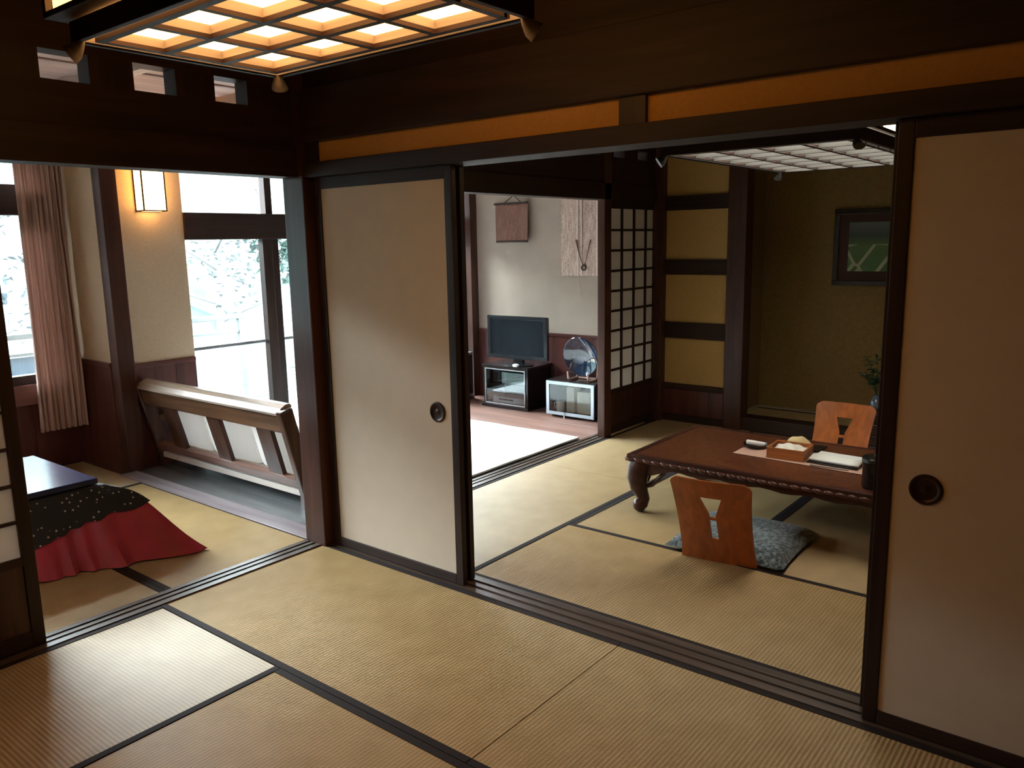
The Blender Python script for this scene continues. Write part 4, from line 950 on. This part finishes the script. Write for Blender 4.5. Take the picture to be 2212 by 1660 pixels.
bm = bmesh.new(); lathe(bm, [(0.001, 0), (0.056, 0), (0.060, 0.005), (0.060, 0.115), (0.063, 0.12), (0.001, 0.12)], n=32, close=False); obj('body', bm, LACQ, t, smooth=True)
bm = bmesh.new(); lathe(bm, [(0.060, 0.1205), (0.064, 0.124), (0.064, 0.142), (0.058, 0.149), (0.012, 0.151), (0.010, 0.162), (0.001, 0.164)], n=32, close=False); obj('lid', bm, LACQ, t, smooth=True)

# chest, vase, plant at the alcove edge
t = thing('small_chest', 'low dark chest of drawers standing before the alcove beside the far chair', 'chest', (-1.232, 5.765, 0))
B('carcase', wood('x', (0.028, 0.014, 0.012), 'chest', 0.3, 0.4, 30), (-0.20, 0.20, -0.125, 0.13, 0.0, 0.325), parent=t, bev=0.004)
for k in range(4):
    d = B('drawer', wood('x', (0.035, 0.018, 0.015), 'drawer', 0.3, 0.4, 30), (-0.188, 0.188, -0.134, -0.124, 0.016 + k * 0.076, 0.084 + k * 0.076), parent=t, bev=0.003)
    B('drawer_pull', STEEL, (-0.188, 0.188, -0.138, -0.134, 0.081 + k * 0.076, 0.0845 + k * 0.076), parent=d)
t = thing('vase', 'small rounded grey-blue vase on the dark chest', 'vase', (-1.395, 5.72, 0.327))
bm = bmesh.new(); lathe(bm, [(0.001, 0), (0.026, 0), (0.036, 0.012), (0.043, 0.035), (0.040, 0.058), (0.026, 0.078), (0.016, 0.090), (0.019, 0.102), (0.016, 0.102), (0.012, 0.09), (0.001, 0.088)], n=28, close=False)
obj('body', bm, mat('grey_blue_glaze', (0.10, 0.14, 0.19), 0.2, 0.5, noise=(14, 0.3), coat=0.4), t, smooth=True)
t = thing('leafy_sprig', 'dark green leafy sprigs standing in the grey-blue vase', 'plant', (-1.395, 5.72, 0.418))
GREEN = mat('dark_green_leaf', (0.018, 0.055, 0.022), 0.5, noise=(30, 0.3))
bm = bmesh.new(); stems = []
for k in range(9):
    a = random.uniform(0, 6.28); r = random.uniform(0.02, 0.085); h = random.uniform(0.13, 0.27)
    pts = [(q_ * r * math.cos(a) - 0.045 * q_, q_ * r * math.sin(a), zq_ * h) for q_, zq_ in ((0, 0), (0.25, 0.4), (0.6, 0.75), (1, 1))]
    tube(bm, pts, [0.002, 0.0018, 0.0014, 0.001], 5); stems.append(pts)
obj('stem', bm, GREEN, t)
def leaf(bm, p, d, L, W, nrm):
    d = d.normalized(); s = d.cross(nrm).normalized(); n_ = s.cross(d)
    q = [p, p + d * L * 0.35 + s * W + n_ * L * 0.05, p + d * L * 0.75 + s * W * 0.7, p + d * L - n_ * L * 0.08, p + d * L * 0.75 - s * W * 0.7, p + d * L * 0.35 - s * W + n_ * L * 0.05]
    v = [bm.verts.new(x_) for x_ in q]; bm.faces.new(v[:4]); bm.faces.new((v[0], v[3], v[4], v[5]))
bm = bmesh.new()
for pts in stems:
    for k in range(12):
        f = random.uniform(0.3, 1.0) * 3; i = min(2, int(f)); p = Vector(pts[i]).lerp(Vector(pts[i + 1]), f - i)
        leaf(bm, p, Vector((random.uniform(-1, 1), random.uniform(-1, 1), random.uniform(-0.2, 0.9))), random.uniform(0.03, 0.055), random.uniform(0.007, 0.012), Vector((random.uniform(-.4, .4), random.uniform(-.4, .4), 1)))
obj('foliage', bm, GREEN, t, kind='stuff')

# framed picture in the alcove
t = thing('framed_picture', 'dark framed picture of a green landscape on the alcove wall', 'picture', (-1.66, 6.448, 1.12))
B('frame', LACQ, (-0.285, 0.285, -0.028, 0, 0, 0.04), (-0.285, 0.285, -0.028, 0, 0.535, 0.575), (-0.285, -0.245, -0.028, 0, 0.04, 0.535), (0.245, 0.285, -0.028, 0, 0.04, 0.535), parent=t, bev=0.004)
B('mount', mat('dark_red_mount', (0.045, 0.016, 0.013), 0.8, noise=(90, 0.15)), (-0.245, 0.245, -0.014, -0.004, 0.04, 0.535), parent=t)
PIC = bpy.data.materials.new('green_landscape_print'); PIC.use_nodes = True; nt = PIC.node_tree; b = nt.nodes['Principled BSDF']; b.inputs['Roughness'].default_value = 0.35
tc = nt.nodes.new('ShaderNodeTexCoord'); sp_ = nt.nodes.new('ShaderNodeSeparateXYZ'); nt.links.new(tc.outputs['Object'], sp_.inputs[0])
rp = nt.nodes.new('ShaderNodeValToRGB'); e = rp.color_ramp.elements
e[0].position = 0.12; e[0].color = (0.05, 0.13, 0.035, 1); e[1].position = 0.47; e[1].color = (0.10, 0.13, 0.12, 1)
e2 = rp.color_ramp.elements.new(0.30); e2.color = (0.07, 0.15, 0.04, 1); e3 = rp.color_ramp.elements.new(0.38); e3.color = (0.035, 0.06, 0.05, 1)
nt.links.new(sp_.outputs['Z'], rp.inputs[0])
vo = nt.nodes.new('ShaderNodeTexVoronoi'); vo.feature = 'DISTANCE_TO_EDGE'; vo.inputs['Scale'].default_value = 5.5
nt.links.new(tc.outputs['Object'], vo.inputs['Vector'])
lt = nt.nodes.new('ShaderNodeMath'); lt.operation = 'LESS_THAN'; lt.inputs[1].default_value = 0.055; nt.links.new(vo.outputs['Distance'], lt.inputs[0])
lz = nt.nodes.new('ShaderNodeMath'); lz.operation = 'LESS_THAN'; lz.inputs[1].default_value = 0.31; nt.links.new(sp_.outputs['Z'], lz.inputs[0])
ml = nt.nodes.new('ShaderNodeMath'); ml.operation = 'MULTIPLY'; nt.links.new(lt.outputs[0], ml.inputs[0]); nt.links.new(lz.outputs[0], ml.inputs[1])
mx = nt.nodes.new('ShaderNodeMix'); mx.data_type = 'RGBA'; nt.links.new(ml.outputs[0], mx.inputs[0]); nt.links.new(rp.outputs[0], mx.inputs[6]); mx.inputs[7].default_value = (0.32, 0.36, 0.22, 1)
nt.links.new(mx.outputs[2], b.inputs['Base Color'])
B('print', PIC, (-0.175, 0.175, -0.018, -0.014, 0.11, 0.475), parent=t)

# ================================================================== OUTSIDE
gr = B('ground', mat('pale_gravel', (0.03, 0.032, 0.031), 0.95, noise=(3, 0.2)), (-70, -6.05, -50, 60, -3.1, -3.0)); gr['kind'] = S
# wooded hillside; its ridge height is shaped to hold back low sky light
from mathutils import noise as mn
HILL = bpy.data.materials.new('wooded_hillside'); HILL.use_nodes = True; nt = HILL.node_tree; b = nt.nodes['Principled BSDF']; b.inputs['Roughness'].default_value = 0.95; b.inputs['Specular IOR Level'].default_value = 0.1
tc = nt.nodes.new('ShaderNodeTexCoord'); nz = nt.nodes.new('ShaderNodeTexNoise'); nz.inputs['Scale'].default_value = 0.55; nz.inputs['Detail'].default_value = 7
rp = nt.nodes.new('ShaderNodeValToRGB'); e = rp.color_ramp.elements; e[0].position = 0.35; e[0].color = (0.018, 0.028, 0.028, 1); e[1].position = 0.66; e[1].color = (0.036, 0.044, 0.043, 1)
nt.links.new(tc.outputs['Object'], nz.inputs['Vector']); nt.links.new(nz.outputs['Fac'], rp.inputs[0]); nt.links.new(rp.outputs[0], b.inputs['Base Color'])
bm = bmesh.new()
def hillf(u, v):
    y = -60 + 150 * u; d = v
    x = -17 - 45 * d; z = -3.1 + (20.5 + 4.5 / (1 + math.exp(-(y - 4) / 6))) * d ** 0.75 + 2.2 * mn.noise((y * 0.05, d * 3, 1.0)) * d
    p = mn.noise((y * 0.55, x * 0.55, 3.0)); q = mn.noise((y * 1.3, x * 1.3, 9.0))
    return (x + 0.8 * p, y, z + (1.1 * abs(p) + 0.5 * q) * min(1, d * 6))
grid(bm, hillf, 260, 70)
obj('hillside', bm, HILL, kind=S, smooth=True)
DECK = mat('weathered_deck', (0.06, 0.064, 0.064), 0.7, noise=(10, 0.12), grain='y')
t = thing('balcony', 'pale balcony with a railing outside the windows', 'balcony', (-7.2, 3.0, -0.15))
for k in range(8):
    B('deck_board', DECK, (0.06 + k * 0.135 - 0.0, 0.06 + k * 0.135 + 0.13, -4.5, 4.5, 0.0, 0.03), parent=t)
RAILM = mat('pale_rail_paint', (0.028, 0.035, 0.037), 0.5, noise=(20, 0.05))
B('top_rail', RAILM, (-0.03, 0.04, -4.5, 4.5, 0.94, 0.985), parent=t, bev=0.006)
B('mid_rail', RAILM, (-0.02, 0.02, -4.5, 4.5, 0.80, 0.825), parent=t, bev=0.004)
B('low_rail', RAILM, (-0.02, 0.02, -4.5, 4.5, 0.10, 0.13), parent=t, bev=0.004)
for k in range(8):
    y = -4.2 + k * 1.16
    B('railing_post', RAILM, (-0.025, 0.025, y, y + 0.05, 0.0, 0.94), parent=t)
for k in range(4):
    y = -4.2 + k * 1.16
    B('screen_panel', mat('blue_screen_panel', (0.013, 0.034, 0.055), 0.5, noise=(8, 0.1)), (-0.012, 0.0, y + 0.06, y + 1.15, 0.14, 0.79), parent=t)
for y in (-4.0, 0.0, 4.0):
    B('support_post', RAILM, (0.0, 0.10, y, y + 0.1, -2.85, 0.0), parent=t)
TRUNK = mat('tree_bark', (0.028, 0.030, 0.030), 0.9, noise=(20, 0.3), grain='z')
def tree(label, x, y, h, r, col, n, seed, group='trees outside the windows'):
    rnd = random.Random(seed)
    t = thing('tree', label, 'tree', (x, y, -3.0), 0, group)
    bm = bmesh.new(); tube(bm, [(0, 0, -0.05), (0.05, 0.02, h * 0.4), (0.0, 0.06, h * 0.7), (0.05, 0.0, h * 0.95)], [0.16, 0.12, 0.07, 0.03], 9)
    for k in range(6):
        a = rnd.uniform(0, 6.28); z = h * rnd.uniform(0.4, 0.75)
        tube(bm, [(0.03, 0.03, z), (r * 0.4 * math.cos(a), r * 0.4 * math.sin(a), z + 0.35), (r * 0.75 * math.cos(a), r * 0.75 * math.sin(a), z + 0.6)], [0.05, 0.035, 0.015], 6)
    obj('trunk', bm, TRUNK, t, smooth=True)
    bm = bmesh.new(); cl = [(rnd.uniform(-1, 1) * r * 0.7, rnd.uniform(-1, 1) * r * 0.7, h * rnd.uniform(0.45, 1.0), rnd.uniform(0.35, 0.65) * r * 0.75) for _ in range(16)]
    for k in range(n):
        c = cl[k % len(cl)]
        v_ = Vector((rnd.gauss(0, 1), rnd.gauss(0, 1), rnd.gauss(0, 1))).normalized() * c[3] * rnd.uniform(0.5, 1.0)
        leaf(bm, Vector(c[:3]) + v_, Vector((rnd.uniform(-1, 1), rnd.uniform(-1, 1), rnd.uniform(-0.8, 0.4))), rnd.uniform(0.12, 0.22), rnd.uniform(0.035, 0.065), Vector((rnd.uniform(-.6, .6), rnd.uniform(-.6, .6), 1)))
    obj('foliage', bm, mat('tree_leaf_%d' % seed, col, 0.6, noise=(4, 0.25)), t, kind='stuff')
tree('blue-green tree beyond the sunroom window behind the curtain', -15.5, 4.7, 6.6, 1.5, (0.008, 0.015, 0.019), 900, 1)
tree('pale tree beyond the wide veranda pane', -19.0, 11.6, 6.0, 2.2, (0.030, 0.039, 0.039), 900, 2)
tree('leafy green tree seen in the narrow pane beside the room corner post', -10.5, 8.3, 4.9, 1.0, (0.008, 0.022, 0.018), 2200, 3)
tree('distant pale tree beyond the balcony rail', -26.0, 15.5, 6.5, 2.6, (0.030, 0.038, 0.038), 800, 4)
